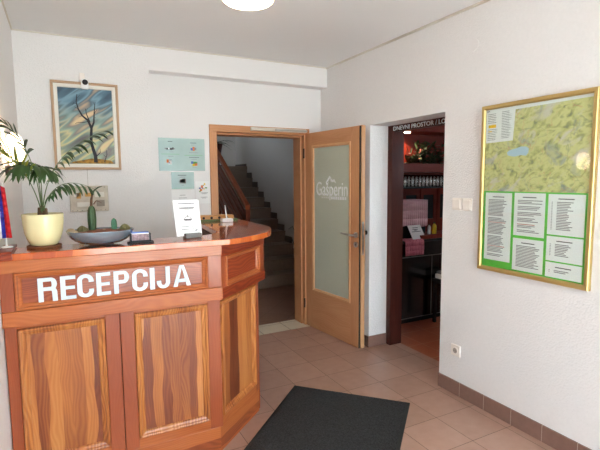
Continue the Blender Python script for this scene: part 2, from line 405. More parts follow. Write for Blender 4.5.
def text_mesh(body, size, offset=0., extrude=.001, xs=1., align='LEFT', spacing=1.):
    cu = bpy.data.curves.new('lettering', 'FONT'); cu.body = body; cu.size = size; cu.offset = offset; cu.extrude = extrude
    cu.align_x = align; cu.space_character = spacing; cu.resolution_u = 4
    ob = bpy.data.objects.new('lettering', cu); COL.objects.link(ob)
    dg = bpy.context.evaluated_depsgraph_get(); dg.update()
    me = bpy.data.meshes.new_from_object(ob.evaluated_get(dg))
    bpy.data.objects.remove(ob); bpy.data.curves.remove(cu)
    return me
def fit_text(body, x0, x1, y0, y1, offset=0., extrude=.001, z=0, spacing=1.):
    me = text_mesh(body, 1., offset, 0, spacing=spacing)
    xs = [v.co.x for v in me.vertices]; ys = [v.co.y for v in me.vertices]
    ax, bx, ay, by = min(xs), max(xs), min(ys), max(ys)
    me2 = text_mesh(body, 1., offset, 1., spacing=spacing)
    for v in me2.vertices:
        v.co.x = x0 + (v.co.x-ax)/(bx-ax)*(x1-x0); v.co.y = y0 + (v.co.y-ay)/(by-ay)*(y1-y0); v.co.z = z + (v.co.z+1)*.5*extrude
    bpy.data.meshes.remove(me)
    return me2
def text_part(name, me, mat, parent, matrix=None, label=None):
    me.name = name; me.materials.clear(); me.materials.append(mat)
    o = bpy.data.objects.new(name, me); COL.objects.link(o)
    if matrix is not None: o.matrix_world = matrix
    o.parent = parent
    if label: o['label'] = label
    return o

# ------------------------------------------------------------------ the setting
ZC = 2.645
XR = 2.412
XL = -.27
YF = -1.35
def struct(mb, name, **k): return mb.build(name, kind='structure', **k)
struct(MB(M['tile']).box(XL-.1, 2.735, YF-.1, 4.05, -.06, 0), 'floor')
struct(MB(M['cream']).box(1.1, 2.5, 4.05, 4.335, -.06, .001), 'threshold')
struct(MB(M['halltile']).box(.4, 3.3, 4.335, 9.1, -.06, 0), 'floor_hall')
struct(MB(M['terra']).box(2.735, 6.1, .9, 4.35, -.06, -.0005), 'floor_lounge')
struct(MB(M['ceil']).box(XL-.1, XR+.2, YF-.1, 4.33, ZC, ZC+.06), 'ceiling')
struct(MB(M['wall']).box(XL-.12, XL, YF-.1, 4.33, 0, ZC), 'wall_left')
wb = MB([M['wall'], M['wall_fine']])
wb.box(XL, .69, 4.0, 4.33, 0, ZC)
wb.box(.69, XR, 4.0, 4.14, 2.452, ZC, 1)
wb.box(.69, 1.27, 4.13, 4.33, 0, 2.46, 1).box(1.27, 2.225, 4.13, 4.33, 2.005, 2.46, 1).box(2.225, XR, 4.13, 4.33, 0, 2.46, 1)
struct(wb, 'wall_back')
wr = MB(M['wall'])
wr.box(XR, XR+.2, YF-.1, 2.395, 0, ZC).box(XR, XR+.2, 3.271, 4.33, 0, ZC).box(XR, XR+.2, 2.395, 3.271, 2.003, ZC)
struct(wr, 'wall_right')
wf = MB(M['wall_fine'])
DX0, DX1, DZ = .1, 2.15, 2.3
wf.box(XL, DX0, YF-.12, YF, 0, ZC).box(DX1, XR, YF-.12, YF, 0, ZC).box(DX0, DX1, YF-.12, YF, DZ, ZC)
struct(wf, 'wall_front')
fd = MB(M['oak'])
for x in (DX0, (DX0+DX1)/2-.04, DX1-.08): fd.box(x, x+.08, YF-.1, YF-.03, 0, DZ)
fd.box(DX0, DX1, YF-.1, YF-.03, DZ-.08, DZ)
d3 = struct(fd, 'door_2')
MB(M['clear']).box(DX0+.08, (DX0+DX1)/2-.04, YF-.07, YF-.06, .02, DZ-.08).box((DX0+DX1)/2+.04, DX1-.08, YF-.07, YF-.06, .02, DZ-.08).build('glass_pane', parent=d3)
struct(MB(M['paving']).box(-8, 10, -12, YF-.12, -.08, -.02), 'ground_outside')
# ceiling shadow-gap trims
def trim(name, pts, mat, r=None): return struct(pts, name)
tr = MB(M['lampring']).box(XR-.014, XR, YF, 4.0, ZC-.014, ZC)
struct(tr, 'trim_1')
tr = MB(M['lampring']).box(XL, XR-.014, 3.99, 4.0, ZC-.009, ZC).box(XL, XL+.01, YF, 3.99, ZC-.009, ZC)
struct(tr, 'trim_2')
# skirting tiles
def skirting(name, fn, a0, a1, h=.1, step=.207):
    b = MB([M['skirt'], M['joint']])
    a = a1
    while a > a0:
        lo = max(a0, a-step+.003)
        fn(b, lo, a, 0, h, 0, 0)
        if a-step > a0: fn(b, a-step, a-step+.003, 0, h-.001, 1, .001)
        a -= step
    return struct(b, name)
def sk_r(b, lo, hi, z0, z1, mi, inset): b.box(XR-.01+inset, XR, lo, hi, z0, z1, mi)
skirting('baseboard_right', sk_r, YF, 2.395)
skirting('baseboard_right_far', lambda b, lo, hi, z0, z1, mi, i: b.box(XR-.01+i, XR, lo, hi, z0, z1, mi), 3.271, 4.12)
skirting('baseboard_opening', lambda b, lo, hi, z0, z1, mi, i: b.box(lo, hi, 3.261+i, 3.271, z0, z1, mi), XR-.01, 2.606, h=.104)
skirting('baseboard_back', lambda b, lo, hi, z0, z1, mi, i: b.box(lo, hi, 4.12+i, 4.13, z0, z1, mi), .69, 1.22)
skirting('baseboard_back_left', lambda b, lo, hi, z0, z1, mi, i: b.box(lo, hi, 3.99+i, 4.0, z0, z1, mi), XL, .69)

# hall behind the door
struct(MB(M['hall']).box(3.2, 3.3, 4.23, 9.1, 0, 4.4), 'wall_hall_right')
struct(MB(M['hall']).box(.4, 3.3, 8.96, 9.06, 0, 4.4), 'wall_hall_back')
hl = MB(M['hall']).box(.4, .5, 4.33, 6.7, 0, 4.4).box(.4, .5, 8.5, 9.06, 0, 4.4).box(.4, .5, 6.7, 7.6, 2.7, 4.1).box(.4, .5, 6.7, 8.5, 0, 2.7).box(.4, .5, 6.7, 8.5, 3.6, 4.4)
struct(hl, 'wall_hall_left')
struct(MB(M['slip']).box(.42, .48, 8.42, 8.5, 2.7, 3.6).box(.42, .48, 7.6, 7.66, 2.7, 3.6).box(.42, .48, 7.63, 8.42, 2.7, 2.78).box(.42, .48, 7.66, 8.42, 3.53, 3.6), 'added_window_1')  # unseen window, added to let daylight into the dim hall
struct(MB(M['hall']).box(.4, 3.3, 4.33, 6.6, 2.66, 2.76).box(.4, 3.3, 4.25, 4.33, 2.66, 4.45).box(.4, 3.3, 4.33, 9.06, 4.4, 4.5), 'ceiling_hall')
st = MB([M['stair'], M['stairdark']])
SY, RUN, RISE, SX0, SX1 = 5.8, .28, .1745, 2.22, 3.2
for k in range(10):
    y0 = SY + RUN*k; y1 = 8.96
    st.box(SX0, SX1, y0, y0+RUN if k < 9 else y1, 0, RISE*(k+1)-.012)
    st.box(SX0-.01, SX1, y0-.008, y0+RUN if k < 9 else y1, RISE*(k+1)-.012, RISE*(k+1)+(.05 if k == 9 else 0))
    st.box(SX1-.012, SX1-.001, y0+.03, y0+RUN+.03 if k < 9 else y1, RISE*k, RISE*(k+1)+.1, 1)
st.box(SX1-.012, SX1-.001, 4.33, SY+.04, 0, .1, 1)
struct(st, 'stairs')
# handrail: one top rail, six slats, newels
t = thing('stair_railing', 'reddish wooden stair railing of sloping slats with a newel post, beside the brown staircase', 'railing', (2.235, SY+.04, 0))
sl = .6232
def rail(mb, y0, z0, y1, w, h):
    z1 = z0 + (y1-y0)*sl
    n = mb.add([(-w/2,y0,z0),(w/2,y0,z0),(w/2,y1,z1),(-w/2,y1,z1),(-w/2,y0,z0+h),(w/2,y0,z0+h),(w/2,y1,z1+h),(-w/2,y1,z1+h)])
    for q in ((0,3,2,1),(4,5,6,7),(0,1,5,4),(1,2,6,5),(2,3,7,6),(3,0,4,7)): mb.face([n+i for i in q])
b = MB(M['handrail']); rail(b, -.03, 1.13, 2.6, .06, .06); b.build('handrail', t)
for i in range(6):
    b = MB(M['slat']); rail(b, .03, .34+.125*i, 2.6, .028, .085); b.build('slat', t)
for y in (0, 1.3, 2.55):
    b = MB(M['slat']); z = (y*sl); b.box(-.03, .03, y-.03, y+.03, 0 if y == 0 else RISE*int(y/RUN), z+1.13); b.build('newel_post', t)

# lounge beyond the opening
struct(MB(M['hall']).box(2.61, 6.1, 4.25, 4.35, 0, 2.66), 'wall_lounge_back')
struct(MB(M['hall']).box(6.0, 6.1, .9, 4.25, 0, 2.66), 'wall_lounge_right')
struct(MB(M['hall']).box(2.61, 3.6, .8, .9, 0, 2.66).box(5.4, 6.1, .8, .9, 0, 2.66).box(3.6, 4.6, .8, .9, 0, 2.66).box(4.6, 5.4, .8, .9, 0, 1.35).box(4.6, 5.4, .8, .9, 2.2, 2.66), 'wall_lounge_front')
struct(MB(M['slip']).box(4.6, 4.67, .82, .88, 1.35, 2.2).box(5.33, 5.4, .82, .88, 1.35, 2.2).box(4.67, 5.33, .82, .88, 1.35, 1.42).box(4.67, 5.33, .82, .88, 2.13, 2.2), 'added_window_2')  # added window, out of view, sized to brighten the bar
struct(MB(M['ceil']).box(2.61, 6.1, .8, 4.35, 2.645, 2.72), 'ceiling_lounge')
ld = MB(M['darkw'])
ld.box(2.608, 2.742, 3.212, 3.30, 0, 2.1).box(2.608, 2.742, 2.30, 2.40, 0, 2.1)
lf = struct(ld, 'trim_3')
MB(M['darkh']).box(2.62, 2.65, 2.40, 3.212, 1.948, 2.1).build('lintel_board', lf)
Mx = panel_matrix((2.62, 3.232, 0), -PI/2)
text_part('lettering', fit_text('DNEVNI PROSTOR / LOUNGE', .022, .80, 1.957, 1.993, offset=.012, extrude=.002), M['white'], lf, Mx, 'white capital letters on the dark lintel')

# ------------------------------------------------------------------ wooden door frame and the open glazed door
fr = MB([M['oak'], M['oak_h']])
fr.box(1.222, 1.292, 4.112, 4.33, 0, 1.982).box(2.206, 2.268, 4.112, 4.33, 0, 1.982).box(1.222, 2.268, 4.112, 4.33, 1.982, 2.047, 1)
fr.box(1.292, 1.31, 4.17, 4.33, 0, 1.982).box(2.19, 2.206, 4.17, 4.33, 0, 1.982).box(1.31, 2.19, 4.17, 4.33, 1.962, 1.982, 1)
struct(fr, 'trim_4', bevel=.003)
hp = Vector((2.218, 4.108, 0)); he = Vector((2.303, 3.279, 0)); dv = he-hp
LW = dv.length; da = math.atan2(dv.y, dv.x)
door = thing('door_1', None, None, hp, da, kind='structure')     # local x along the leaf, +y towards the right wall
TH = .018
def dbox(b, x0, x1, z0, z1, y0=0, y1=TH, mi=0): b.box(x0, x1, y0, y1, z0, z1, mi)
G0, G1, H0, H1 = .145, .688, .428, 1.842
lf_ = MB([M['oak'], M['oak_h'], M['oak_edge'], M['gap']])
dbox(lf_, 0, G0-.03, .006, 1.995); dbox(lf_, G1+.03, LW, .006, 1.995)
dbox(lf_, G0-.03, G1+.03, .006, H0-.03, mi=1); dbox(lf_, G0-.03, G1+.03, H1+.03, 1.995, mi=1)
dbox(lf_, LW, LW+.002, .006, 1.995, .001, TH, 3)  # dark end face: the shade inside the rebate is painted on
dbox(lf_, 0, G0-.03, .006, 2.0, TH, TH+.04, 2); dbox(lf_, G1+.03, LW+.014, .006, 2.0, TH, TH+.04, 2)
dbox(lf_, G0-.03, G1+.03, .006, H0-.03, TH, TH+.04, 2); dbox(lf_, G0-.03, G1+.03, H1+.03, 2.0, TH, TH+.04, 2)
lf_.build('leaf', door)
bd = MB([M['oak_edge']])
o_ = [(G0-.03, H0-.03), (G1+.03, H0-.03), (G1+.03, H1+.03), (G0-.03, H1+.03)]
def ring(i, y): y = min(y, .012); return [(G0-.03+i, y, H0-.03+i), (G1+.03-i, y, H0-.03+i), (G1+.03-i, y, H1+.03-i), (G0-.03+i, y, H1+.03-i)]
bd.loops([ring(0, .02), ring(0, -.006), ring(.012, -.008), ring(.026, -.001), ring(.03, .012)], fill=False)
bd.build('glazing_bead', door)
MB(M['frost']).box(G0-.005, G1+.005, .008, .014, H0-.005, H1+.005).build('glass_pane', door)
# the leaf faces -y in local coordinates, so lettering stands on local x / z facing -y
Mt = door.matrix_basis.copy()
lm = Matrix.Rotation(PI/2, 4, 'X')
logo = fit_text('Gašperin', .18, .665, 1.335, 1.512, offset=.002, extrude=.0012)
text_part('logo_lettering', logo, M['decal'], door, Matrix.Translation((0,.0075,0)) @ lm, 'white lettering on the frosted pane')
b = MB(M['decal'])
b.T = Matrix.Translation((0, .0075, 0)) @ lm
def flat(pts, z=.0012): b.quad([(x, y, z) for x, y in pts])
mxl = .345
for pts in ([(.335,1.5),(.40,1.572),(.408,1.55),(.385,1.53),(.37,1.515)], [(.40,1.572),(.435,1.53),(.46,1.535),(.49,1.5),(.47,1.512),(.455,1.512),(.43,1.505),(.425,1.52),(.415,1.51),(.408,1.55)], [(.455,1.522),(.47,1.54),(.5,1.5),(.49,1.5)]):
    flat(pts)
for i in range(4): flat([(.27+.032*i,1.352),(.286+.032*i,1.352),(.286+.032*i,1.366),(.27+.032*i,1.366)])
for i in range(7): flat([(.42+.034*i,1.345),(.446+.034*i,1.345),(.446+.034*i,1.372),(.42+.034*i,1.372)])
b.build('logo_mark', door, label='white mountain mark over the lettering')
def hd(mb): return mb
h = MB(M['steel'])
h.tube([(.795,0,1.039),(.795,-.008,1.039)], .026, 20).tube([(.795,-.006,1.039),(.795,-.045,1.039),(.785,-.055,1.04),(.72,-.056,1.043),(.645,-.054,1.048)], [.010,.010,.010,.0095,.008], 12)
h.build('handle', door, smooth=True, label='brushed steel lever handle')
h = MB([M['steel'], M['gap']]); h.tube([(.795,0,.953),(.795,-.008,.953)], .026, 20); h.box(.791, .799, -.011, -.008, .944, .962, 1)
h.build('keyhole_rosette', door, smooth=True)
MB(M['steel']).box(LW+.0142, LW+.016, .022, .045, .86, 1.16).build('lock_plate', door)
for z in (1.80, .24):
    MB(M['gap']).tube([(-.012,-.012,z-.05),(-.012,-.012,z+.05)], .009, 10).build('hinge', door)
# closer rail
t = thing('door_closer', 'grey metal door closer rail across the top of the wooden door frame', 'door closer', (1.62, 4.112, 1.985))
MB(M['lampring']).box(0, .60, -.03, 0, .02, .052).build('slide_rail', t, bevel=.003)
MB(M['steel']).box(.25, .60, -.045, -.03, .026, .04).build('arm', t)
# door stop on the wall
t = thing('door_stop', 'small black-tipped door stop on the white wall behind the open glazed door', 'door stop', (XR, 3.31, 1.055), 0)
MB(M['cream_plastic']).tube([(.003,0,0),(-.008,0,0)], .014, 14).build('stem', t)
MB(M['black']).tube([(-.007,0,0),(-.04,0,0)], .02, 16).build('rubber_tip', t)

# ------------------------------------------------------------------ reception counter
cnt = thing('reception_counter', 'large varnished pine reception counter with white RECEPCIJA lettering and angled corner panel', 'reception counter', (0, 2.33, 0))
OY = 2.33
car = MB(M['inner'])
car.prism([(XL+.002,.05),(.70,.05),(1.075,.385),(1.075,1.11),(.88,1.11),(.84,.34),(.70,.235),(XL+.002,.235)], .0, 1.188)
car.build('carcass', cnt)
def rect(x0, x1, z0, z1, i, y): return [(x0+i, y, z0+i), (x1-i, y, z0+i), (x1-i, y, z1-i), (x0+i, y, z1-i)]
def moulded(name, x0, x1, z0, z1, y, mould, panel, parent, w=.035, h=.014, back=.02):
    # bolection moulding around a flat panel; local x across, y depth (front is -y)
    b = MB([mould, M['gap']]); k = w/.035
    b.loops([rect(x0,x1,z0,z1,-.002,y+.004), rect(x0,x1,z0,z1,0,y), rect(x0,x1,z0,z1,.002,y-h*.8), rect(x0,x1,z0,z1,.008*k,y-h), rect(x0,x1,z0,z1,.015*k,y-h*.85), rect(x0,x1,z0,z1,.018*k,y-h*.35), rect(x0,x1,z0,z1,.028*k,y-h*.1), rect(x0,x1,z0,z1,.034*k,y+.004), rect(x0,x1,z0,z1,.035*k,y+back)], fill=False)
    f = b.build('moulding', parent)
    MB(panel).box(x0+w-.004, x1-w+.004, y+.007, y+back, z0+w-.004, z1-w+.004).build('panel', parent)
    return f
# upper box, front
Z0, Z1, Z2, Z3 = .893, .962, 1.136, 1.19
ub = thing('upper_front', None, None); ub.parent = cnt
MB(M['apron']).box(XL+.002, .742, 0, .03, Z2, Z3).build('apron', ub, bevel=.002)
MB(M['rail']).box(XL+.002, .740, -.006, .03, Z0, Z1).build('rail', ub, bevel=.003)
MB(M['stile']).box(XL+.002, -.215, .003, .03, Z1, Z2).build('stile', ub, bevel=.002)
MB(M['stile']).box(.664, .737, .003, .03, Z1, Z2).build('stile', ub, bevel=.002)
moulded('m', -.215, .664, Z1, Z2, .012, M['rail'], M['sign_panel'], ub, w=.03, h=.018, back=.03)
def block_letter(ch, x0, x1, z0, z1, t, y0, y1):
    """one capital as thick strokes; local x across, z up"""
    b = MB(M['white']); w, h = x1-x0, z1-z0; tz = t*.78
    def poly(pts): 
        k = len(pts); n = b.add([(x0+x, y0, z0+z) for x, z in pts] + [(x0+x, y1, z0+z) for x, z in pts])
        b.face([n+i for i in range(k)]); b.face([n+k+i for i in range(k)][::-1])
        for i in range(k): j = (i+1) % k; b.face([n+i, n+k+i, n+k+j, n+j])
    def band(cx, cz, rx, rz, tx, tz_, a0, a1, n=14):
        for i in range(n):
            p = math.radians(a0+(a1-a0)*i/n); q = math.radians(a0+(a1-a0)*(i+1)/n)
            poly([(cx+rx*math.cos(p), cz+rz*math.sin(p)), (cx+rx*math.cos(q), cz+rz*math.sin(q)), (cx+(rx-tx)*math.cos(q), cz+(rz-tz_)*math.sin(q)), (cx+(rx-tx)*math.cos(p), cz+(rz-tz_)*math.sin(p))])
    def bar(ax, bx_, az, bz_): poly([(ax,az),(bx_,az),(bx_,bz_),(ax,bz_)])
    if ch in 'REPI': bar(0, t if ch != 'I' else w, 0, h)
    if ch == 'E':
        bar(t, w, 0, tz); bar(t, w, h-tz, h); bar(t, w*.94, h*.5-tz*.45, h*.5+tz*.45)
    if ch in 'RP':
        hb = h*.56 if ch == 'P' else h*.54; r = hb*.5; c = h-r
        bar(t, w-r*.8, h-tz, h); bar(t, w-r*.8, h-hb, h-hb+tz)
        band(w-r*.8, c, r*.8, r, t, tz, -90, 90)
        if ch == 'R': y0 -= .0002; poly([(w-t*1.25, h-hb+tz*.45), (w-t*.25, h-hb+tz*.45), (w-t*.02, h-hb-tz*.35), (w+.001, 0), (w-t*.95, 0), (w-t*1.02, h-hb-tz*.3)])
    if ch == 'C':
        r = w*.5
        q = r*.86; band(r, h-q, r, q, t, tz, 0, 180); band(r, q, r, q, t, tz, 180, 360); bar(0, t, q, h-q); bar(w-t, w, h-q*1.25, h-q); bar(w-t, w, q, q*1.25)
    if ch == 'J':
        r = w*.5; bar(w-t, w, r, h); band(r, r, r, r, t, tz, 180, 360)
        bar(0, t, r, r*1.25)
    if ch == 'A':
        m = w*.5
        poly([(0,0),(t*1.05,0),(m+t*.12,h),(m-t*.55,h)]); poly([(w,0),(m+t*.55,h),(m-t*.12,h),(w-t*1.05,0)]); bar(w*.25, w*.75, h*.2, h*.2+tz)
    return b
def lx(px_, y): return at(px_, y, OY+.014).x
for ch, a, c in (('R',37.9,57.3),('E',60.5,76),('C',77.3,93.9),('E',96.5,110.7),('P',113.9,129.3),('C',132.2,147.8),('I',150,154.7),('J',156.8,170),('A',173.0,190.8)):
    ym = 291-(a-38)*.1
    block_letter(ch, lx(a, ym), lx(c, ym), .9875, 1.0985, .0212, .0125, .0185).build('letter', cnt, label='white block capital of the word RECEPCIJA')
# lower fronts
LY = .032
def cab(name, x0, x1, s0, s1, pm, parent, top=.89, bot=.152):
    d = thing(name, None, None); d.parent = parent
    MB(M['stile']).box(x0, x0+s0, LY, LY+.02, bot, top).build('stile', d, bevel=.0025)
    MB(M['stile']).box(x1-s1, x1, LY, LY+.02, bot, top).build('stile', d, bevel=.0025)
    MB(M['rail']).box(x0+s0, x1-s1, LY, LY+.02, .872, top).build('rail', d)
    MB(M['rail']).box(x0+s0, x1-s1, LY, LY+.02, bot, .203).build('rail', d)
    moulded('m', x0+s0+.001, x1-s1-.001, .204, .871, LY+.004, M['mould_v'], pm, d)
    return d
cab('cabinet_door', XL+.004, .2165, .047, .067, M['front_panel'], cnt)
cab('cabinet_door', .2195, .734, .066, .070, M['front_panel2'], cnt)
MB(M['plinth']).box(XL+.002, .722, LY+.004, LY+.03, .0, .15).build('plinth', cnt, bevel=.002)
# angled corner
ca = math.atan2(.661, .75)
cr = thing('corner_front', None, None, (.738, 0, 0), ca); cr.parent = cnt
LC = .535
MB(M['deep']).box(.002, LC, .001, .03, Z2-.012, Z3).build('apron', cr, bevel=.002)
MB(M['deep']).box(.002, LC, -.004, .03, Z0, Z1-.01).build('rail', cr, bevel=.003)
MB(M['stile']).box(.001, .047, .003, .03, Z1-.01, Z2-.012).build('stile', cr, bevel=.002)
MB(M['stile']).box(LC-.065, LC, .003, .03, Z1-.01, Z2-.012).build('stile', cr, bevel=.002)
moulded('m', .047, LC-.065, Z1-.01, Z2-.012, .010, M['rail'], M['deep'], cr, w=.028, h=.016, back=.03)
d = cab('cabinet_door', .014, .505, .022, .045, M['side_panel'], cnt)
d.location = (.734, 0, 0); d.rotation_euler = (0, 0, ca)
MB(M['plinth']).box(.014, .505, LY+.004, LY+.03, 0, .15).build('plinth', cnt, bevel=.002, matrix=Matrix.Translation((.734,0,0)) @ Matrix.Rotation(ca, 4, 'Z'))
# side return
sd = MB([M['deep'], M['stile']])
sd.box(1.105, 1.137, .36, 1.12, Z0, Z3).box(1.075, 1.105, .385, 1.12, 0, Z0, 1)
sd.build('side_panel', cnt, bevel=.002)
# slab
slab = [(XL+.002,0),(.60,-.006),(.70,-.014),(.784,-.014),(.86,.012),(.925,.048),(.99,.092),(1.049,.14),(1.10,.19),(1.14,.245),(1.172,.31),(1.20,.375),(1.222,.44),(1.237,.52),(1.243,.62),(1.25,1.15),(.90,1.15),(.83,.335),(.79,.28),(.712,.23),(XL+.002,.215)]
MB([M['top'], M['top_edge']]).prism(slab, 1.19, 1.222, 0, 1).build('countertop', cnt, bevel=.003)
MB(M['deep']).box(XL+.003, -.212, -.016, .26, 1.2225, 1.234).box(XL+.003, -.212, -.018, -.0005, 1.196, 1.2225).build('ledge_board', cnt, bevel=.002)
ZT = 1.2225

# ------------------------------------------------------------------ things on the counter
P = at(45, 246.5, 2.5)
px, py = -.091, 2.495
cm = MB(M['cork']).lathe([(.058,0),(.074,.001),(.076,.006),(.074,.011),(.06,.012)], (0,0,0), 36).build('coaster', smooth=True, label='round cork mat under the cream flower pot', cat='plant mat')
cm.location = (px, py, ZT)
palm = thing('potted_palm', 'green potted palm in a round cream ceramic pot on the counter', 'potted plant', (px, py, ZT+.0125))
MB(M['pot']).lathe([(.054,0),(.060,.004),(.072,.028),(.082,.06),(.087,.095),(.0895,.132),(.0905,.147),(.089,.150),(.086,.149),(.084,.13),(.08,.10),(.055,.03)], seg=40).build('pot', palm, smooth='all')
MB(M['soil']).lathe([(.02,.112),(.06,.12),(.082,.128),(.05,.134),(.02,.138)], seg=24).build('soil', palm, smooth=True)
base = Vector((px, py, ZT+.0125))
def bez(p0, p1, p2, p3, n):
    out = []
    for i in range(n+1):
        t = i/n; out.append(p0*(1-t)**3 + p1*3*t*(1-t)**2 + p2*3*t*t*(1-t) + p3*t**3)
    return out
def leaflet(mb, p, d, up, length, w, droop, mi):
    d = d.normalized(); side = d.cross(up)
    side = side.normalized() if side.length > 1e-4 else d.orthogonal().normalized()
    n = 5; rows = []; q = p.copy(); dd = d.copy()
    for i in range(n+1):
        t = i/n
        ww = w*math.sin(PI*min(1, .12+t*.88))**.7 if t < 1 else .0004
        nrm = side.cross(dd).normalized()
        rows.append(mb.add([q-side*ww*.5-nrm*ww*.12, q, q+side*ww*.5-nrm*ww*.12]))
        dd = (dd + Vector((0,0,-droop/n))).normalized(); q = q + dd*length/n
    for A, B in zip(rows, rows[1:]):
        for k in range(2): mb.face([A+k, A+k+1, B+k+1, B+k], mi)
def frond(pts, t0, n, lmax, w, droop, mats, spread=58, both=True, seedv=0, rr=.0028, pleat=0):
    rnd = random.Random(seedv)
    ctrl = [Vector(p)-base for p in pts]
    c = bez(*ctrl, 28)
    mb = MB(mats)
    mb.tube(c, [rr*(1-.75*i/28) for i in range(29)], 6, 1)
    for i in range(n):
        t = t0 + (1-t0)*(i/(n-1))
        f = t*28; k = min(27, int(f)); p = c[k].lerp(c[k+1], f-k)
        tan = (c[k+1]-c[k]).normalized()
        up = Vector((0,0,1)); side = tan.cross(up)
        side = side.normalized() if side.length > .05 else Vector((1,0,0))
        u2 = side.cross(tan).normalized()
        prof = math.sin(PI*(.18+.75*(i/(n-1))))
        L_ = lmax*(.45+.55*prof)*rnd.uniform(.9,1.1)
        for s in ((-1,1) if both else (1,)):
            a = math.radians(spread*(1-.55*(i/(n-1)))+rnd.uniform(-6,6))
            d = tan*math.cos(a) + side*s*math.sin(a) + u2*rnd.uniform(.05,.3)
            leaflet(mb, p, d, u2, L_, w*rnd.uniform(.85,1.1), droop*rnd.uniform(.8,1.2), 0)
    mb.v = [(max(x, -.172+.004*(k % 5)/5), y, z) for k, (x, y, z) in enumerate(mb.v)]     # the wall stops the leaves
    return mb.build('frond', palm, smooth='all')
B0 = base + Vector((0,0,.14))
fm = [M['leaf'], M['stemg']]
# crown sheath
sh = MB(M['stemb'])
for dx, dy, hh in ((0,0,.06),(.012,.006,.045),(-.01,-.006,.05)): sh.tube([(dx,dy,.13),(dx*.9,dy*.9,.13+hh*.5),(dx*1.3,dy*1.3,.13+hh)], [.013,.012,.006], 8)
sh.build('stem', palm, smooth='all')
def W(x, y, dy=0.): return at(x, y, py+dy)
frond([B0, W(38,185,.05), W(33,140,.02), W(-3,117,-.02)], .60, 8, .12, .020, .9, fm, 48, seedv=1)
frond([B0, W(40,186,0), W(37,150,-.06), W(17,166,-.14)], .55, 9, .17, .022, 1.5, fm, 62, seedv=2)
frond([B0, W(43,185,.03), W(54,148,.05), W(104,131,.05)], .36, 12, .11, .021, 1.5, fm, 58, seedv=3)
frond([B0, W(44,202,-.02), W(54,168,-.05), W(96,190,-.05)], .36, 10, .085, .020, 2.4, fm, 70, seedv=4)
frond([B0, W(36,190,-.1), W(22,158,-.14), W(-12,140,-.2)], .5, 12, .14, .012, .5, [M['leaf_backlit'], M['stemg']], 40, seedv=5)
frond([B0, W(42,188,-.05), W(38,154,-.09), W(45,170,-.15)], .60, 6, .13, .020, 2.0, fm, 60, seedv=6)

# bowl of cacti
bx, by = .160, 2.46
bowl = thing('cactus_bowl', 'shallow silver blue bowl planted with small cacti on the counter', 'plant bowl', (bx, by, ZT))
MB(M['bowl']).lathe([(.055,0),(.062,.004),(.095,.010),(.121,.023),(.140,.040),(.151,.058),(.156,.070),(.158,.073),(.153,.073),(.13,.048),(.09,.025)], seg=48, sy=.8).build('bowl', bowl, smooth='all')
MB(M['redsoil']).lathe([(.02,.02),(.112,.05),(.146,.065),(.10,.07),(.03,.074)], seg=36, sy=.8).build('soil', bowl, smooth='all')
def ribbed(h, r, c, ribs, mat, name, top=.75):
    b = MB(mat); seg = ribs*4; rings = []
    for i in range(9):
        t = i/8; rr = r*(.72+.28*math.sin(PI*min(1,t*.9+.1)))*(1 if t < top else math.sqrt(max(.01, 1-((t-top)/(1-top))**2)))
        rings.append(b.add([(c[0]+rr*(1+.16*math.cos(ribs*2*PI*k/seg))*math.cos(2*PI*k/seg), c[1]+rr*(1+.16*math.cos(ribs*2*PI*k/seg))*math.sin(2*PI*k/seg), c[2]+h*t) for k in range(seg)]))
    for A, B in zip(rings, rings[1:]):
        for k in range(seg): b.face([A+k, A+(k+1) % seg, B+(k+1) % seg, B+k])
    b.face([rings[-1]+k for k in range(seg)])
    return b
ribbed(.135, .0175, (-.038,.01,.066), 6, M['cactus'], 'c').build('column_cactus', bowl, smooth='all')
b = MB([M['stemb'], M['cactus']])
b.tube([(-.038,.01,.19),(-.036,.01,.225),(-.03,.01,.25)], [.007,.006,.005], 8)
b.tube([(-.03,.01,.245),(-.022,.01,.268),(-.002,.008,.285),(.016,.006,.29)], [.004,.0035,.003,.001], 6, 1)
b.tube([(-.028,.01,.2),(-.015,.01,.218),(.0,.01,.214),(.01,.008,.205)], [.003,.003,.002,.001], 6)
b.build('dry_shoot', bowl, smooth='all')
ribbed(.062, .0135, (.062,.01,.066), 5, M['cactus_pale'], 'c').build('small_cactus', bowl, smooth='all')
for cx in (-.085, .112): ribbed(.042, .024, (cx,-.005,.056), 9, M['cactus_brown'], 'c', .3).build('ball_cactus', bowl, smooth='all')
for cx, cy, r in ((-.135,.02,.02),(-.118,-.03,.014),(.015,.0,.012),(-.055,.035,.016)):
    rnd = random.Random(int(cx*999)); b = MB(M['stone'])
    b.lathe([(r*.3,-.006),(r,0),(r*1.05*rnd.uniform(.9,1.1),r*.5),(r*.6,r*.95),(r*.1,r*1.05)], (cx,cy,.064), 9)
    b.build('stone', bowl, smooth='all')

# card holder
P = at(141, 243.4, 2.40)
t = thing('card_holder', 'small black card holder with blue topped picture cards, beside the cactus bowl', 'card holder', (P.x, 2.41, ZT), math.radians(-2))
MB(M['black']).box(-.062,.062,-.028,.03,0,.006).box(-.05,-.042,-.01,.028,.006,.048).box(.042,.05,-.01,.028,.006,.048).box(-.05,.05,-.014,-.010,.006,.014).box(-.05,.05,.024,.028,.006,.05).build('tray', t)
b = MB([M['paper'], M['cardpink'], M['cardblue']])
b.box(-.041,.041,-.008,.020,.0062,.05, 0); b.box(-.0405,.0405,-.0092,-.0082,.009,.046, 1); b.box(-.04,.04,-.0082,.020,.0502,.056, 2)
b.build('cards', t)
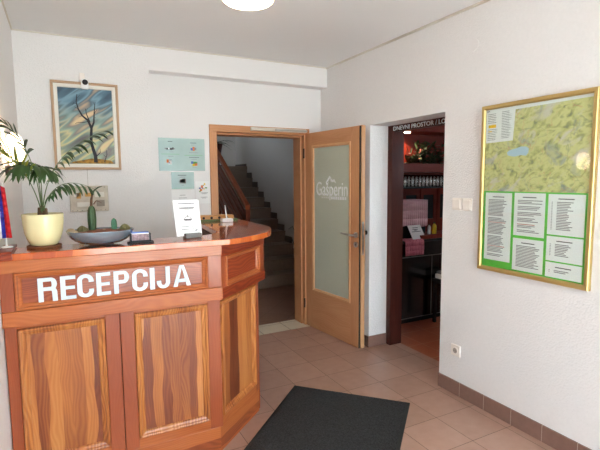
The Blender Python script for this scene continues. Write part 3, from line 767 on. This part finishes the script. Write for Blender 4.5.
# notice in a stand
P0 = Vector((.606, 2.47, ZT))
t = thing('counter_notice', 'white printed notice standing upright in a dark wooden base on the counter', 'notice', P0, math.radians(8))
MB(M['greymetal']).box(-.03,.062,-.022,.022,0,.026).build('base', t, bevel=.003)
pm = Matrix.Translation((0,.0,.012)) @ Matrix.Rotation(math.radians(-12), 4, 'X') @ lm
b = MB([M['paper'], M['print_dark'], M['print']]); b.T = pm
PW, PH = .074, .20
b.box(-PW, PW, 0, PH, -.001, .001)
def line(x0, x1, y, h=.0022, mi=1, z=.0011): b.quad([(x0,y,z),(x1,y,z),(x1,y+h,z),(x0,y+h,z)], mi)
line(-.048,.048,.178,.004); line(-.026,.026,.171,.002,2); line(-.046,.046,.155,.0035); line(-.042,.04,.150,.003); line(-.02,.016,.143,.002,2)
for i in range(10):      # service bell drawing
    a0, a1 = PI*i/10, PI*(i+1)/10
    b.quad([(.02*math.cos(a0),.095+.013*math.sin(a0),.0011),(.02*math.cos(a1),.095+.013*math.sin(a1),.0011),(.017*math.cos(a1),.095+.010*math.sin(a1),.0011),(.017*math.cos(a0),.095+.010*math.sin(a0),.0011)], 2)
line(-.024,.024,.088,.006); line(-.019,.019,.083,.004,2); line(-.002,.002,.108,.008)
line(-.042,.0,.05,.0025); line(-.042,.0,.036,.0025)
for i in range(16):
    a0, a1 = 2*PI*i/16, 2*PI*(i+1)/16
    b.quad([(.033+.012*math.cos(a0),.048+.014*math.sin(a0),.0011),(.033+.012*math.cos(a1),.048+.014*math.sin(a1),.0011),(.033+.0105*math.cos(a1),.048+.0125*math.sin(a1),.0011),(.033+.0105*math.cos(a0),.048+.0125*math.sin(a0),.0011)], 2)
line(.038,.05,.03,.003); line(.034,.048,.024,.003)
b.build('sheet', t)
# wooden box and pen stand at the far end
t = thing('card_box', 'low wooden box with scalloped front over a green strip at the far counter end', 'wooden box', (.90, 3.36, ZT), math.radians(-3))
b = MB(M['tray']); b.box(0,.27,0,.09,.016,.046); b.build('box', t, bevel=.004)
b = MB(M['boxgreen']); b.box(-.004,.30,.002,.086,0,.016); b.build('green_strip', t)
for i in range(4):
    MB(M['twig']).tube([(.035+.06*i,.0005,.028),(.035+.06*i,-.0015,.028)], .010, 12).build('finger_notch', t)
t = thing('pen_stand', 'white desk pen upright in a white base on the far counter end', 'pen stand', (1.087, 3.27, ZT))
MB(M['white_plastic']).box(-.043,.043,-.025,.03,0,.026).build('base', t, bevel=.004)
MB(M['white_plastic']).tube([(.0,0,.024),(-.006,0,.07),(-.012,0,.127)], [.006,.0055,.004], 10).build('pen', t, smooth=True)
# flag
t = thing('table_flag', 'small red and blue table flag on a white stand at the left counter end', 'flag', (-.243, 2.475, 1.2345))
MB(M['white_plastic']).lathe([(.024,0),(.026,.002),(.024,.005),(.006,.008),(.005,.012)], seg=20).build('stand', t, smooth=True)
MB(M['white_plastic']).tube([(0,0,.01),(0,0,.300)], .003, 8).build('pole', t)
b = MB([M['flag_white'], M['flag_blue'], M['flag_red']])
rows = []
for j in range(9):
    z = .045 + .25*j/8; k = 1-j/8
    rows.append([(-.022+(.030+.016*k)*i/6, -.010-.006*math.sin(i*1.5+j*.2), z - .003*i*(1-k)) for i in range(7)])
for j in range(8):
    for i in range(6):
        b.quad([rows[j][i], rows[j][i+1], rows[j+1][i+1], rows[j+1][i]], (0, 1, 1, 2, 2, 2)[i])
o = b.build('cloth', t, smooth='all'); md = o.modifiers.new('thick', 'SOLIDIFY'); md.thickness = .001
MB(M['white_plastic']).tube([(-.022,-.004,.297),(.01,-.009,.293)], .002, 6).build('crossbar', t)

# ------------------------------------------------------------------ back wall
pf = thing('framed_painting', 'framed painting of a bare dark tree against a stormy sky on the back wall', 'painting', (-.041, 4.0, 1.628))
pw, ph = .477, .674
def pr(i, y, w=None, h=None): return [(i, y, i), (pw-i, y, i), (pw-i, y, ph-i), (i, y, ph-i)]
MB(M['frame_oak']).loops([pr(0,-.001), pr(0,-.028), pr(.003,-.032), pr(.015,-.032), pr(.019,-.02)], fill=False).build('frame', pf)
MB(M['slip']).loops([pr(.019,-.012), pr(.019,-.022), pr(.04,-.020), pr(.046,-.012)], fill=False).build('slip', pf)
cv = MB([M['painting'], M['bark'], M['ochre']])
cv.T = Matrix.Translation((.046,-.011,.046)) @ lm
cw, chh = pw-.092, ph-.092
cv.box(0, cw, 0, chh, -.008, 0)
def pp(x, y): return ((x-57.5)/54.5*cw, (164-y)/77*chh, .0008)
def br(pts, r0, r1):
    q = [pp(*p) for p in pts]; n = len(q)
    for i in range(n-1):
        (ax, ay, _), (bx_, by_, _) = q[i], q[i+1]; ra = r0+(r1-r0)*i/(n-1); rb = r0+(r1-r0)*(i+1)/(n-1)
        l = math.hypot(bx_-ax, by_-ay); nx, ny = -(by_-ay)/l, (bx_-ax)/l; ex, ey = (bx_-ax)/l*rb*.4, (by_-ay)/l*rb*.4
        z = .0008
        cv.quad([(ax-nx*ra,ay-ny*ra,z),(ax+nx*ra,ay+ny*ra,z),(bx_+nx*rb+ex,by_+ny*rb+ey,z),(bx_-nx*rb+ex,by_-ny*rb+ey,z)], 1)
br([(92,162.5),(92,156),(90,149),(88.2,141),(88.8,132),(89.3,126)], .014, .0085)
br([(89.3,127),(86,119),(80.5,114.5),(77,108),(75.3,101),(76.4,93)], .009, .002)
br([(89.3,127),(92,121),(92.7,112),(94.3,100)], .008, .002)
br([(88,121),(85,113),(84,107)], .005, .0015)
br([(87,120),(81,121.5),(76,121.5),(73,123)], .003, .001)
br([(76,103),(73,102),(71,104)], .002, .001); br([(77,108),(73.5,106)], .002, .001); br([(93,112),(96,107)], .002, .001); br([(80.5,114.5),(77,116)], .002, .001)
br([(76.4,97),(79,94)], .0015, .0008); br([(94,104),(92.5,100)], .0015, .0008); br([(84.5,110),(86.5,107)], .0015, .0008); br([(92.5,115),(94.5,116)], .0015, .0008)
br([(92,157),(97,152),(97,148)], .004, .001); br([(101,162),(104,154),(103.5,149)], .003, .001); br([(103,157),(100,154)], .002, .001)
cv.quad([(*pp(66,163.6)[:2],.0006), (*pp(111,163.6)[:2],.0006), (*pp(108,160.5)[:2],.0006), (*pp(98,159)[:2],.0006), (*pp(88,158.3)[:2],.0006), (*pp(79,160.2)[:2],.0006), (*pp(70,161.6)[:2],.0006)], 2)
cv.build('canvas', pf)
t = thing('security_camera', 'small white security camera with black round lens at the top of the painting', 'camera', (.196, 3.962, 2.245))
MB(M['white_plastic']).box(-.026,.026,-.03,.004,0,.078).build('body', t, bevel=.008)
MB(M['lens']).tube([(.002,-.03,.05),(.002,-.036,.05)], .0205, 24).build('lens', t)
MB(M['cream_plastic']).box(-.034,.004,.004,.037,.066,.125).build('mount', t, bevel=.003)
pl = thing('relief_plaque', 'beige relief plaque with small pictograms, hanging on a cord below the painting', 'plaque', (.047, 4.0, 1.295))
MB(M['plaque']).box(0,.28,-.014,0,0,.205).build('board', pl, bevel=.004)
for x, z, w, h_, mi in ((.03,.12,.04,.04,'slip'),(.048,.105,.032,.045,'plaque_orange'),(.11,.12,.05,.03,'plaque_orange'),(.18,.115,.07,.04,'slip'),(.05,.04,.12,.035,'slip'),(.19,.04,.06,.05,'plaque_dark')):
    MB(M[mi]).box(x, x+w, -.018, -.0142, z, z+h_).build('relief', pl)
for z in (.008, .19):
    for k in range(8): MB(M['plaque_dark']).box(.012+.034*k, .02+.034*k, -.017, -.0142, z, z+.006).build('bead', pl)
MB(M['plaque_dark']).tube([(.135,-.006,.205),(.135,-.006,.333)], .0012, 5).build('cord', pl)

# notices on the recessed wall
YA = 4.13
def notice(name, label, x0, x1, z0, z1, mat, draw, th=.0025):
    o = thing(name, label, 'notice', (x0, YA, z0), group='notices on the wall beside the door')
    b = MB([mat, M['print_dark'], M['sage_line'], M['orange'], M['blue'], M['leafg'], M['yellow'], M['paper'], M['print']])
    b.T = lm
    w, h = x1-x0, z1-z0
    b.box(0, w, 0, h, .0003, th)
    def q(ax, bx, ay, by, mi): b.quad([(ax*w,ay*h,th+.0004),(bx*w,ay*h,th+.0004),(bx*w,by*h,th+.0004),(ax*w,by*h,th+.0004)], mi)
    draw(q)
    b.build('sheet', o); return o
def d1(q):
    q(.2,.3,.89,.905,1); q(.68,.82,.86,.875,1); q(.7,.78,.8,.81,8)
    q(.05,.44,.505,.52,2); q(.55,.95,.475,.49,2)
    for x, y, w, h, m in ((.13,.66,.03,.04,8),(.165,.645,.035,.055,1),(.2,.67,.03,.03,7),(.24,.64,.05,.06,1),(.29,.65,.03,.07,1),(.32,.66,.03,.03,8)): q(x,x+w,y,y+h,m)
    q(.19,.31,.44,.45,8); q(.23,.33,.575,.583,8)
    for x, y, w, h, m in ((.16,.25,.05,.1,3),(.2,.22,.03,.05,4),(.22,.32,.06,.02,1),(.2,.2,.07,.12,7)): q(x,x+w,y,y+h,m)
    for x, y, w, h, m in ((.69,.64,.05,.07,4),(.73,.66,.05,.09,3),(.77,.65,.045,.07,8),(.74,.62,.04,.04,3)): q(x,x+w,y,y+h,m)
    q(.65,.86,.56,.572,8); q(.65,.87,.415,.428,1); q(.7,.82,.355,.365,8)
    for x, y, w, h, m in ((.69,.22,.05,.08,4),(.72,.15,.05,.07,6),(.74,.22,.06,.07,5),(.77,.16,.06,.08,3),(.8,.23,.03,.05,5)): q(x,x+w,y,y+h,m)
    q(.72,.81,.1,.108,8)
n1 = notice('laminated_notice', 'large pale green laminated notice with four small pictures, left of the door', .764, 1.175, 1.622, 1.911, M['sage'], d1)
def d2(q):
    q(.28,.66,.8,.835,1); q(.36,.6,.68,.7,8); q(.08,.88,.04,.065,2)
    q(.36,.64,.33,.6,8); q(.4,.6,.38,.56,0); q(.42,.55,.46,.54,2); q(.5,.6,.39,.45,2); q(.44,.54,.2,.22,8)
notice('laminated_notice', 'small pale green laminated notice under the larger pale green one', .866, 1.07, 1.459, 1.611, M['sage'], d2)
def d3(q):
    for x, y, w, h, m in ((.38,.7,.14,.12,3),(.3,.56,.14,.1,3),(.5,.8,.1,.04,5),(.58,.84,.1,.07,6),(.25,.52,.1,.05,5),(.52,.64,.12,.04,6),(.66,.68,.14,.05,5),(.24,.66,.12,.06,4),(.46,.66,.06,.05,4),(.4,.6,.1,.03,6)): q(x,x+w,y,y+h,m)
    q(.35,.85,.47,.49,8); q(.45,.75,.43,.445,8); q(.34,.82,.28,.295,8); q(.42,.72,.24,.255,8)
notice('white_notice', 'white sheet with a small orange and green drawing beside the door frame', 1.08, 1.216, 1.322, 1.527, M['paper'], d3)
def d4(q):
    q(.35,.6,.8,.815,8); q(.3,.66,.7,.715,8); q(.1,.9,.55,.57,3); q(.1,.85,.5,.515,8)
    for k in range(6): q(.1,.9,.42-.06*k,.435-.06*k,8)
notice('white_notice', 'plain white sheet below the small green notice, half hidden by the counter notice', .862, 1.07, 1.2, 1.452, M['paper'], d4)

# ------------------------------------------------------------------ right wall
XB = XR-.03
bw0, bw1, bz0, bz1 = 2.055, 1.345, .948, 1.987
mbd = thing('map_board', 'large gold framed board with a hiking map above printed sheets on green', 'map board', (XR, bw0, bz0), -PI/2)
Wd, Hd = bw0-bw1, bz1-bz0            # local x runs along the wall towards the camera, -y into the room
def fr_(i, y): return [(i, y, i), (Wd-i, y, i), (Wd-i, y, Hd-i), (i, y, Hd-i)]
MB(M['gold']).loops([fr_(0,-.002), fr_(0,-.026), fr_(.004,-.031), fr_(.02,-.030), fr_(.027,-.022), fr_(.027,-.016)], fill=False).build('frame', mbd)
ZM = 1.455-bz0
MB(M['green']).box(.02, Wd-.02, -.014, -.004, .02, ZM).build('green_backing', mbd)
mp = MB([M['map'], M['paper'], M['print'], M['yellow'], M['lake'], M['print_dark']])
mp.T = Matrix.Translation((0,-.014,0)) @ lm
mp.box(.02, Wd-.02, ZM, Hd-.02, -.008, 0)
mt = Hd-.027
mp.quad([(.027,mt-.022,.0004),(Wd-.027,mt-.016,.0004),(Wd-.027,mt,.0004),(.027,mt,.0004)], 1)
mp.quad([(.027,mt-.205,.0006),(.222,mt-.20,.0006),(.235,mt-.001,.0006),(.027,mt-.001,.0006)], 1)
rnd = random.Random(4)
for k in range(16):
    y = mt-.03-.0105*k
    if .085 < mt-y < .12: continue
    mp.quad([(.04,y,.0008),(.04+rnd.uniform(.05,.08),y,.0008),(.04+.06,y+.003,.0008),(.04,y+.003,.0008)], 2)
for k in range(17):
    y = mt-.025-.0098*k; mp.quad([(.14,y,.0008),(.14+rnd.uniform(.05,.08),y,.0008),(.14+.05,y+.003,.0008),(.14,y+.003,.0008)], 2)
mp.box(.045,.1,mt-.113,mt-.094,.0006,.001,3); mp.box(.032,.05,mt-.012,mt-.008,.0006,.001,5); mp.box(.045,.07,mt-.138,mt-.131,.0006,.001,3)
lk = [(.155,.365),(.175,.352),(.21,.345),(.25,.335),(.285,.338),(.30,.35),(.298,.372),(.285,.39),(.25,.385),(.21,.392),(.18,.388),(.16,.382)]
mp.quad([(.03+x, mt+.095-y, .0007) for x, y in lk], 4)
mp.build('map', mbd)
def sheet(x0, x1, z0, z1, style):
    b = MB([M['paper'], M['print'], M['print_dark'], M['print_red']]); b.T = Matrix.Translation((0,-.0145,0)) @ lm
    b.box(x0, x1, z0-bz0, z1-bz0, 0, .001)
    w = x1-x0; y = z1-bz0-.028; rnd = random.Random(int(x0*1000)+int(z0*100))
    b.quad([(x0+w*.28,y,.0013),(x0+w*.72,y,.0013),(x0+w*.72,y+.005,.0013),(x0+w*.28,y+.005,.0013)], 2)
    y -= .018; k = 0
    while y > z0-bz0+.022:
        if not (style == 0 and k % 13 == 12) and not (style == 1 and k % 4 == 3):
            l = {0: rnd.uniform(.5,.72), 1: rnd.uniform(.45,.8), 2: rnd.uniform(.25,.45), 3: rnd.uniform(.6,.78)}[style]
            o_ = .25 if style == 2 else .12
            b.quad([(x0+w*o_,y,.0013),(x0+w*(o_+l),y,.0013),(x0+w*(o_+l),y+.0045,.0013),(x0+w*o_,y+.0045,.0013)], 3 if (style < 2 and k % 17 == 16) else 1)
        if style == 2: b.quad([(x0+w*.1,y,.0013),(x0+w*.13,y,.0013),(x0+w*.13,y+.004,.0013),(x0+w*.1,y+.004,.0013)], 1)
        y -= .0088; k += 1
    b.build('printed_sheet', mbd)
sheet(.042, .232, 1.02, 1.445, 0); sheet(.250, .447, 1.195, 1.448, 1); sheet(.250, .447, .985, 1.178, 3)
sheet(.464, .668, 1.222, 1.446, 2); sheet(.464, .668, 1.075, 1.213, 2); sheet(.464, .668, .983, 1.067, 2)
MB(M['clear']).box(.024, Wd-.024, -.0205, -.0185, .024, Hd-.024).build('glass_pane', mbd)
def switch(y, label):
    t = thing('light_switch', label, 'light switch', (XR, y, 1.36), -PI/2, 'light switches')
    MB(M['cream_plastic']).box(-.041,.041,-.009,0,-.042,.042).build('plate', t, bevel=.006)
    MB(M['cream_plastic']).box(-.03,.03,-.014,-.008,-.032,.032).build('rocker', t, bevel=.003)
switch(2.262, 'cream light switch beside the dark doorway, left of its twin')
switch(2.172, 'cream light switch nearer the map board, right of its twin')
t = thing('power_socket', 'white round-holed power socket low on the right wall above the skirting', 'socket', (XR, 2.236, .323), -PI/2)
MB(M['cream_plastic']).box(-.041,.041,-.010,0,-.042,.042).build('plate', t, bevel=.007)
b = MB([M['cream_plastic'], M['socket_well']])
b.tube([(0,-.010,0),(0,-.013,0)], .026, 24); b.tube([(0,-.0132,0),(0,-.0134,0)], .019, 20, 1)
b.build('insert', t)
b = MB(M['black']); b.tube([(-.009,-.0134,0),(-.009,-.0138,0)], .003, 8).tube([(.009,-.0134,0),(.009,-.0138,0)], .003, 8); b.build('contact_hole', t)
t = MB(M['wall_fine']).tube([(.003,0,0),(-.004,0,0)], .04, 28).build('junction_cover', label='faint round white cover plate high on the right wall above the dark doorway', cat='cover plate')
t.location = (XR-.0, 2.16, 2.395)

# ------------------------------------------------------------------ lamps
t = thing('ceiling_lamp', 'round lit ceiling lamp flush on the white ceiling', 'ceiling lamp', (1.055, 2.67, ZC))
MB(M['lampring']).lathe([(.09,0),(.160,0),(.162,-.018),(.158,-.028),(.154,-.028),(.152,-.018),(.09,-.006)], seg=48).build('rim', t, smooth=True)
MB(M['diff']).lathe([(.1515,-.016),(.151,-.028),(.142,-.036),(.11,-.045),(.06,-.05),(.005,-.051)], seg=48, close=True).build('diffuser', t, smooth='all')
t = thing('wall_lamp', 'glowing white globe wall lamp behind the palm on the left wall', 'wall lamp', (XL, 2.95, 1.712))
b = MB(M['globe']); prof = [(.075*math.sin(PI*i/20), -.096*math.cos(PI*i/20)) for i in range(1, 20)]
b.lathe(prof, (.049,0,0), 32, sx=.63); b.build('globe', t, smooth='all')
MB(M['bronze']).box(0,.02,-.03,.03,-.14,-.085).tube([(.02,0,-.11),(.049,0,-.11),(.049,0,-.092)], .018, 12).build('bracket', t, bevel=.003)

# ------------------------------------------------------------------ door mat
mc = [Vector((1.458,2.897)), Vector((2.035,2.281))]
e1 = (mc[1]-mc[0]); wv_ = e1.length; an = math.atan2(e1.y, e1.x)
t = thing('door_mat', 'dark charcoal door mat laid diagonally on the brown floor tiles', 'door mat', (mc[0].x, mc[0].y, 0), an)
LM = 1.25
MB(M['rubber']).box(0, wv_, -LM, 0, .0005, .006).build('rubber_backing', t, bevel=.002)
MB(M['mat']).box(.022, wv_-.022, -LM+.022, -.022, .006, .012).build('pile', t, bevel=.002)

# ------------------------------------------------------------------ lounge furniture
bc = thing('bar_counter', 'black back-bar cabinet with grey edging under the pink cloth, beyond the dark doorway', 'bar cabinet', (2.95, 3.6, 0))
b = MB([M['blackgloss'], M['greymetal'], M['black']])
b.box(0, 1.7, 0, .5, .06, .87).box(0, 1.7, .04, .5, 0, .06, 2)
b.box(0, 1.7, -.004, 0, .714, .722, 1).box(.528, .534, -.004, 0, .06, .714, 1).box(0, 1.7, -.004, 0, .06, .068, 1)
b.build('body', bc)
MB(M['black']).box(-.0, 1.7, -.02, .5, .87, .895).build('worktop', bc)
MB(M['redcab']).box(.38, 1.2, .0, .26, .8955, .935).build('raised_edge', bc, bevel=.004)
sh = thing('bar_shelf', 'dark red wooden bar shelf unit with canopy downlight above the black cabinet', 'bar shelf', (2.95, 3.6, 0))
MB(M['redcab']).box(0, 1.7, .0, .26, 1.60, 1.69).build('shelf', sh)
MB(M['redcab']).box(0, 1.7, -.04, .3, 2.015, 2.14).build('canopy', sh)
MB(M['redcab']).box(0, 1.7, .262, .285, 1.5, 2.012).build('back_panel', sh)
MB(M['black']).box(0, 1.7, -.01, .22, 1.432, 1.446).build('glass_shelf', sh)
for x in (-.03, 1.7): MB(M['redcab']).box(x, x+.03, .0, .285, .895, 2.015).build('side_panel', sh)
MB(M['spot']).tube([(.25,.10,2.0145),(.25,.10,2.008)], .032, 20).build('downlight', sh, label='lit round downlight')
sl_ = bpy.data.lights.new('downlight_lamp', 'SPOT'); sl_.energy = 7; sl_.spot_size = 2.2; sl_.color = (1, .8, .6); sl_.shadow_soft_size = .03
slo = bpy.data.objects.new('downlight_lamp', sl_); COL.objects.link(slo); slo.location = (3.2, 3.76, 2.0)
# glass row
g0 = thing('wine_glass', 'clear stemless glass in the row on the black bar shelf', 'glass', (3.12, 3.64, 1.4465), 0, 'glasses in the row on the bar shelf')
MB(M['drinkglass']).lathe([(.02,0),(.021,.004),(.023,.06),(.022,.125),(.0205,.125),(.0205,.06),(.018,.01),(.002,.008)], seg=16, close=True).build('glass', g0, smooth='all')
for r in range(2):
    for i in range(13):
        if r == 0 and i == 0: continue
        c = duptree(g0); c.location = (3.12+.05*i-.0*r, 3.64+.07*r, 1.4465)
rc = thing('back_cabinet', 'red wooden cabinet with framed doors behind the bar, beyond the glass row', 'cabinet', (3.1, 4.14, 0))
MB(M['redcab']).box(0, 1.9, 0, .1, 0, 2.01).build('body', rc)
for i in range(4):
    x = .42+.27*i
    d = MB([M['redcab'], M['gap']]); 
    for a in ((x,x+.04,1.0,1.42),(x+.21,x+.25,1.0,1.42),(x+.04,x+.21,1.0,1.05),(x+.04,x+.21,1.34,1.42)): d.box(a[0],a[1],-.02,-.0005,a[2],a[3])
    d.box(x+.04,x+.21,-.006,-.0005,1.05,1.34, 1)
    d.build('door', rc)
# covered machine
t = thing('covered_machine', 'boxy machine under a pink checked cloth on the bar', 'covered machine', (3.14, 3.72, .8955))
MB(M['black']).box(.01,.36,.01,.2,0,.40).build('body', t)
b = MB(M['checked'])
n_ = 14
def cw_(i): return i/n_*.38-.005
for z0, z1 in ((.13,.21),(.21,.30),(.30,.41)):
    for i in range(n_):
        def p(i, z): return (cw_(i), -.002-.006*math.sin(i*1.1)*(1-(z-.13)/.28)-.004, z+ (.012*math.sin(i*.45) if z < .14 else 0))
        b.quad([p(i,z0), p(i+1,z0), p(i+1,z1), p(i,z1)])
for i in range(n_): b.quad([(cw_(i),-.006,.41),(cw_(i+1),-.006,.41),(cw_(i+1),.21,.412),(cw_(i),.21,.412)])
o = b.build('cloth', t, smooth=True); md = o.modifiers.new('thick', 'SOLIDIFY'); md.thickness = .003; md.offset = 1
t = thing('paper_sign', 'white printed sheet leaning against the covered machine on the bar', 'sign', (3.215, 3.60, .8955), math.radians(4))
b = MB([M['paper'], M['print_dark']]); b.T = Matrix.Rotation(math.radians(-32), 4, 'X') @ lm
b.box(0,.19,.0,.17,0,.0015)
for y, a, c in ((.135,.06,.14),(.115,.05,.13),(.105,.07,.11),(.09,.03,.16)): b.quad([(a,y,.002),(c,y,.002),(c,y+.006,.002),(a,y+.006,.002)], 1)
b.build('sheet', t)
# towel over the edge
b = MB(M['towel']); rows = []
prof = [(.12,.898),(.03,.899),(-.018,.899),(-.03,.89),(-.033,.84),(-.034,.79),(-.035,.742)]
for yy, zz in prof: rows.append([(i/12*.25-.02*max(0,(.89-zz))*5*0, yy-.004*math.sin(i*1.3)*(1 if zz < .89 else 0), zz) for i in range(13)])
for A, B in zip(rows, rows[1:]):
    for i in range(12): b.quad([A[i], A[i+1], B[i+1], B[i]])
o = b.build('towel', label='pink towel hanging over the front edge of the black bar cabinet', cat='towel', smooth='all'); o.location = (3.085, 3.6, 0)
md = o.modifiers.new('thick', 'SOLIDIFY'); md.thickness = .004
def bottle(name, label, x, y, z, r, h, mat, capm):
    t = thing(name, label, 'bottle', (x, y, z))
    MB(mat).lathe([(r*.9,0),(r,.004),(r,h*.62),(r*.85,h*.75),(r*.45,h*.85),(r*.4,h*.9)], seg=18).build('body', t, smooth=True)
    MB(capm).lathe([(r*.45,h*.9),(r*.45,h),(r*.3,h*1.0)], seg=14).build('cap', t)
bottle('squeeze_bottle', 'yellow squeeze bottle with dark cap on the bar', 3.565, 3.66, .9355, .024, .125, M['ybottle'], M['dleaf'])
bottle('white_bottle', 'small white bottle beside the yellow bottle on the bar', 3.49, 3.66, .9355, .017, .11, M['paper'], M['black'])
# shelf decoration
t = thing('dried_arrangement', 'bushy arrangement of dark leaves and dried pinkish blossoms on the red bar shelf', 'flower arrangement', (3.42, 3.72, 1.6905))
rnd = random.Random(11)
b = MB([M['dleaf'], M['twig']])
for i in range(420):
    p = Vector((rnd.gauss(0,.14), rnd.uniform(-.07,.07), abs(rnd.gauss(.0,.1))))
    p.x = max(-.2, min(.34, p.x)); p.z = min(.2, p.z*(.4 if p.x < -.08 else 1.05)); p.y -= .03
    d = Vector((rnd.uniform(-1,1), rnd.uniform(-1,.2), rnd.uniform(-.3,1))).normalized()
    leaflet(b, p, d, Vector((0,0,1)) if abs(d.z) < .9 else Vector((1,0,0)), rnd.uniform(.05,.085), rnd.uniform(.022,.036), .5, 0)
for i in range(40):
    p = Vector((rnd.uniform(-.2,.3), rnd.uniform(-.05,.05), 0)); q = p + Vector((rnd.uniform(-.08,.08), rnd.uniform(-.05,.03), rnd.uniform(.05,.2)))
    b.tube([p, (p+q)/2+Vector((.01,0,.01)), q], .002, 5, 1)
b.build('leaves', t)['kind'] = 'stuff'
for i in range(14):
    b = MB(M['blossom']); r = rnd.uniform(.014,.022)
    b.lathe([(.003,0),(r,r*.5),(r*.9,r),(r*.4,r*1.3)], (rnd.uniform(-.24,.25), -.07-rnd.uniform(0,.02), rnd.uniform(.02,.13)), 8); b.build('blossom', t)
t = thing('silver_frame', 'silver picture frame standing at the end of the red bar shelf', 'picture frame', (3.0, 3.60, 1.6905), math.radians(48))
b = MB(M['steel']); 
for a in ((0,.02,0,.26),(.14,.16,0,.26),(.02,.14,0,.02),(.02,.14,.24,.26)): b.box(a[0],a[1],-.008,.008,a[2],a[3])
b.build('frame', t, bevel=.002); MB(M['black']).box(.02,.14,-.002,.006,.02,.24).build('picture', t)
t = MB([M['paper'], M['print']]).box(0,.22,0,.26,0,.05).box(.01,.2,.01,.25,.05,.08,1).build('folded_linen', label='pale folded linen on the low dark stool beyond the doorway', cat='linen', bevel=.01)
t.location = (3.46, 3.27, .48)
t = thing('low_stool', 'low dark stool in front of the black bar cabinet', 'stool', (3.44, 3.25, 0))
MB(M['black']).box(0,.3,0,.3,.44,.479).build('seat', t)
for x in (.01,.26):
    for y in (.01,.26): MB(M['black']).box(x,x+.03,y,y+.03,0,.44).build('leg', t)

# hall plants
t = thing('landing_plant', 'plant in a dark red pot on a stand at the top of the brown stairs', 'potted plant', (2.63, 8.45, RISE*10+.05))
MB(M['twig']).box(-.11,.11,-.11,.11,.0,.02).box(-.02,.02,-.02,.02,.02,.16).box(-.1,.1,-.1,.1,.16,.18).build('stand', t)
MB(M['dpot']).lathe([(.08,.18),(.12,.40),(.13,.42),(.1,.41)], seg=20).build('pot', t, smooth=True)
b = MB(M['dleaf'])
for i in range(26):
    a = rnd.uniform(0, 2*PI); d = Vector((math.cos(a), math.sin(a), rnd.uniform(.3,1.4)))
    leaflet(b, Vector((0,0,.41)), d, Vector((0,0,1)), rnd.uniform(.2,.4), .03, 1.4, 0)
b.build('leaves', t)
t = thing('wire_plant', 'thin dark twiggy plant in the hall beside the door frame', 'plant', (2.42, 4.62, 0))
MB(M['dpot']).lathe([(.05,0),(.07,.05),(.06,.2),(.045,.24),(.04,.235)], seg=18).build('vase', t, smooth=True)
b = MB(M['twig'])
for dx, dy, z1, bend in ((-.05,0,1.0,-.10),(-.02,.03,1.02,.05),(-.08,-.02,.85,-.07),(.02,0,.95,.1)):
    b.tube([(0,0,.2),(dx*.4,dy,.5),(dx,dy,z1*.9),(dx+bend*.5,dy,z1),(dx+bend,dy,z1-.03)], .004, 5)
b.build('twigs', t)

# ------------------------------------------------------------------ light, sky, camera
sun = bpy.data.lights.new('sun', 'SUN'); sun.energy = 22; sun.angle = .01; sun.color = (1, .97, .92)
so = bpy.data.objects.new('sun', sun); COL.objects.link(so); so.rotation_euler = Vector((.35, .5, 1.15)).to_track_quat('Z', 'Y').to_euler()
w = bpy.data.worlds.new('sky'); S.world = w; w.use_nodes = True
bg = w.node_tree.nodes['Background']; bg.inputs[0].default_value = (.74, .88, 1.0, 1); bg.inputs[1].default_value = 5.5
cam = bpy.data.cameras.new('camera'); co = bpy.data.objects.new('camera', cam); COL.objects.link(co)
cam.sensor_fit = 'HORIZONTAL'; cam.sensor_width = 36; cam.lens = 452/600*36; cam.clip_start = .02
co.matrix_world = Matrix.Translation(EYE) @ ROT.to_4x4()
S.camera = co
S.view_settings.view_transform = 'Standard'; S.view_settings.look = 'None'; S.view_settings.gamma = 1; S.view_settings.exposure = 1.2
S.view_settings.use_curve_mapping = False
try:
    S.cycles.use_denoising = True; S.cycles.max_bounces = 10; S.cycles.diffuse_bounces = 6; S.cycles.transparent_max_bounces = 16
    S.cycles.sample_clamp_indirect = 8
except Exception: pass
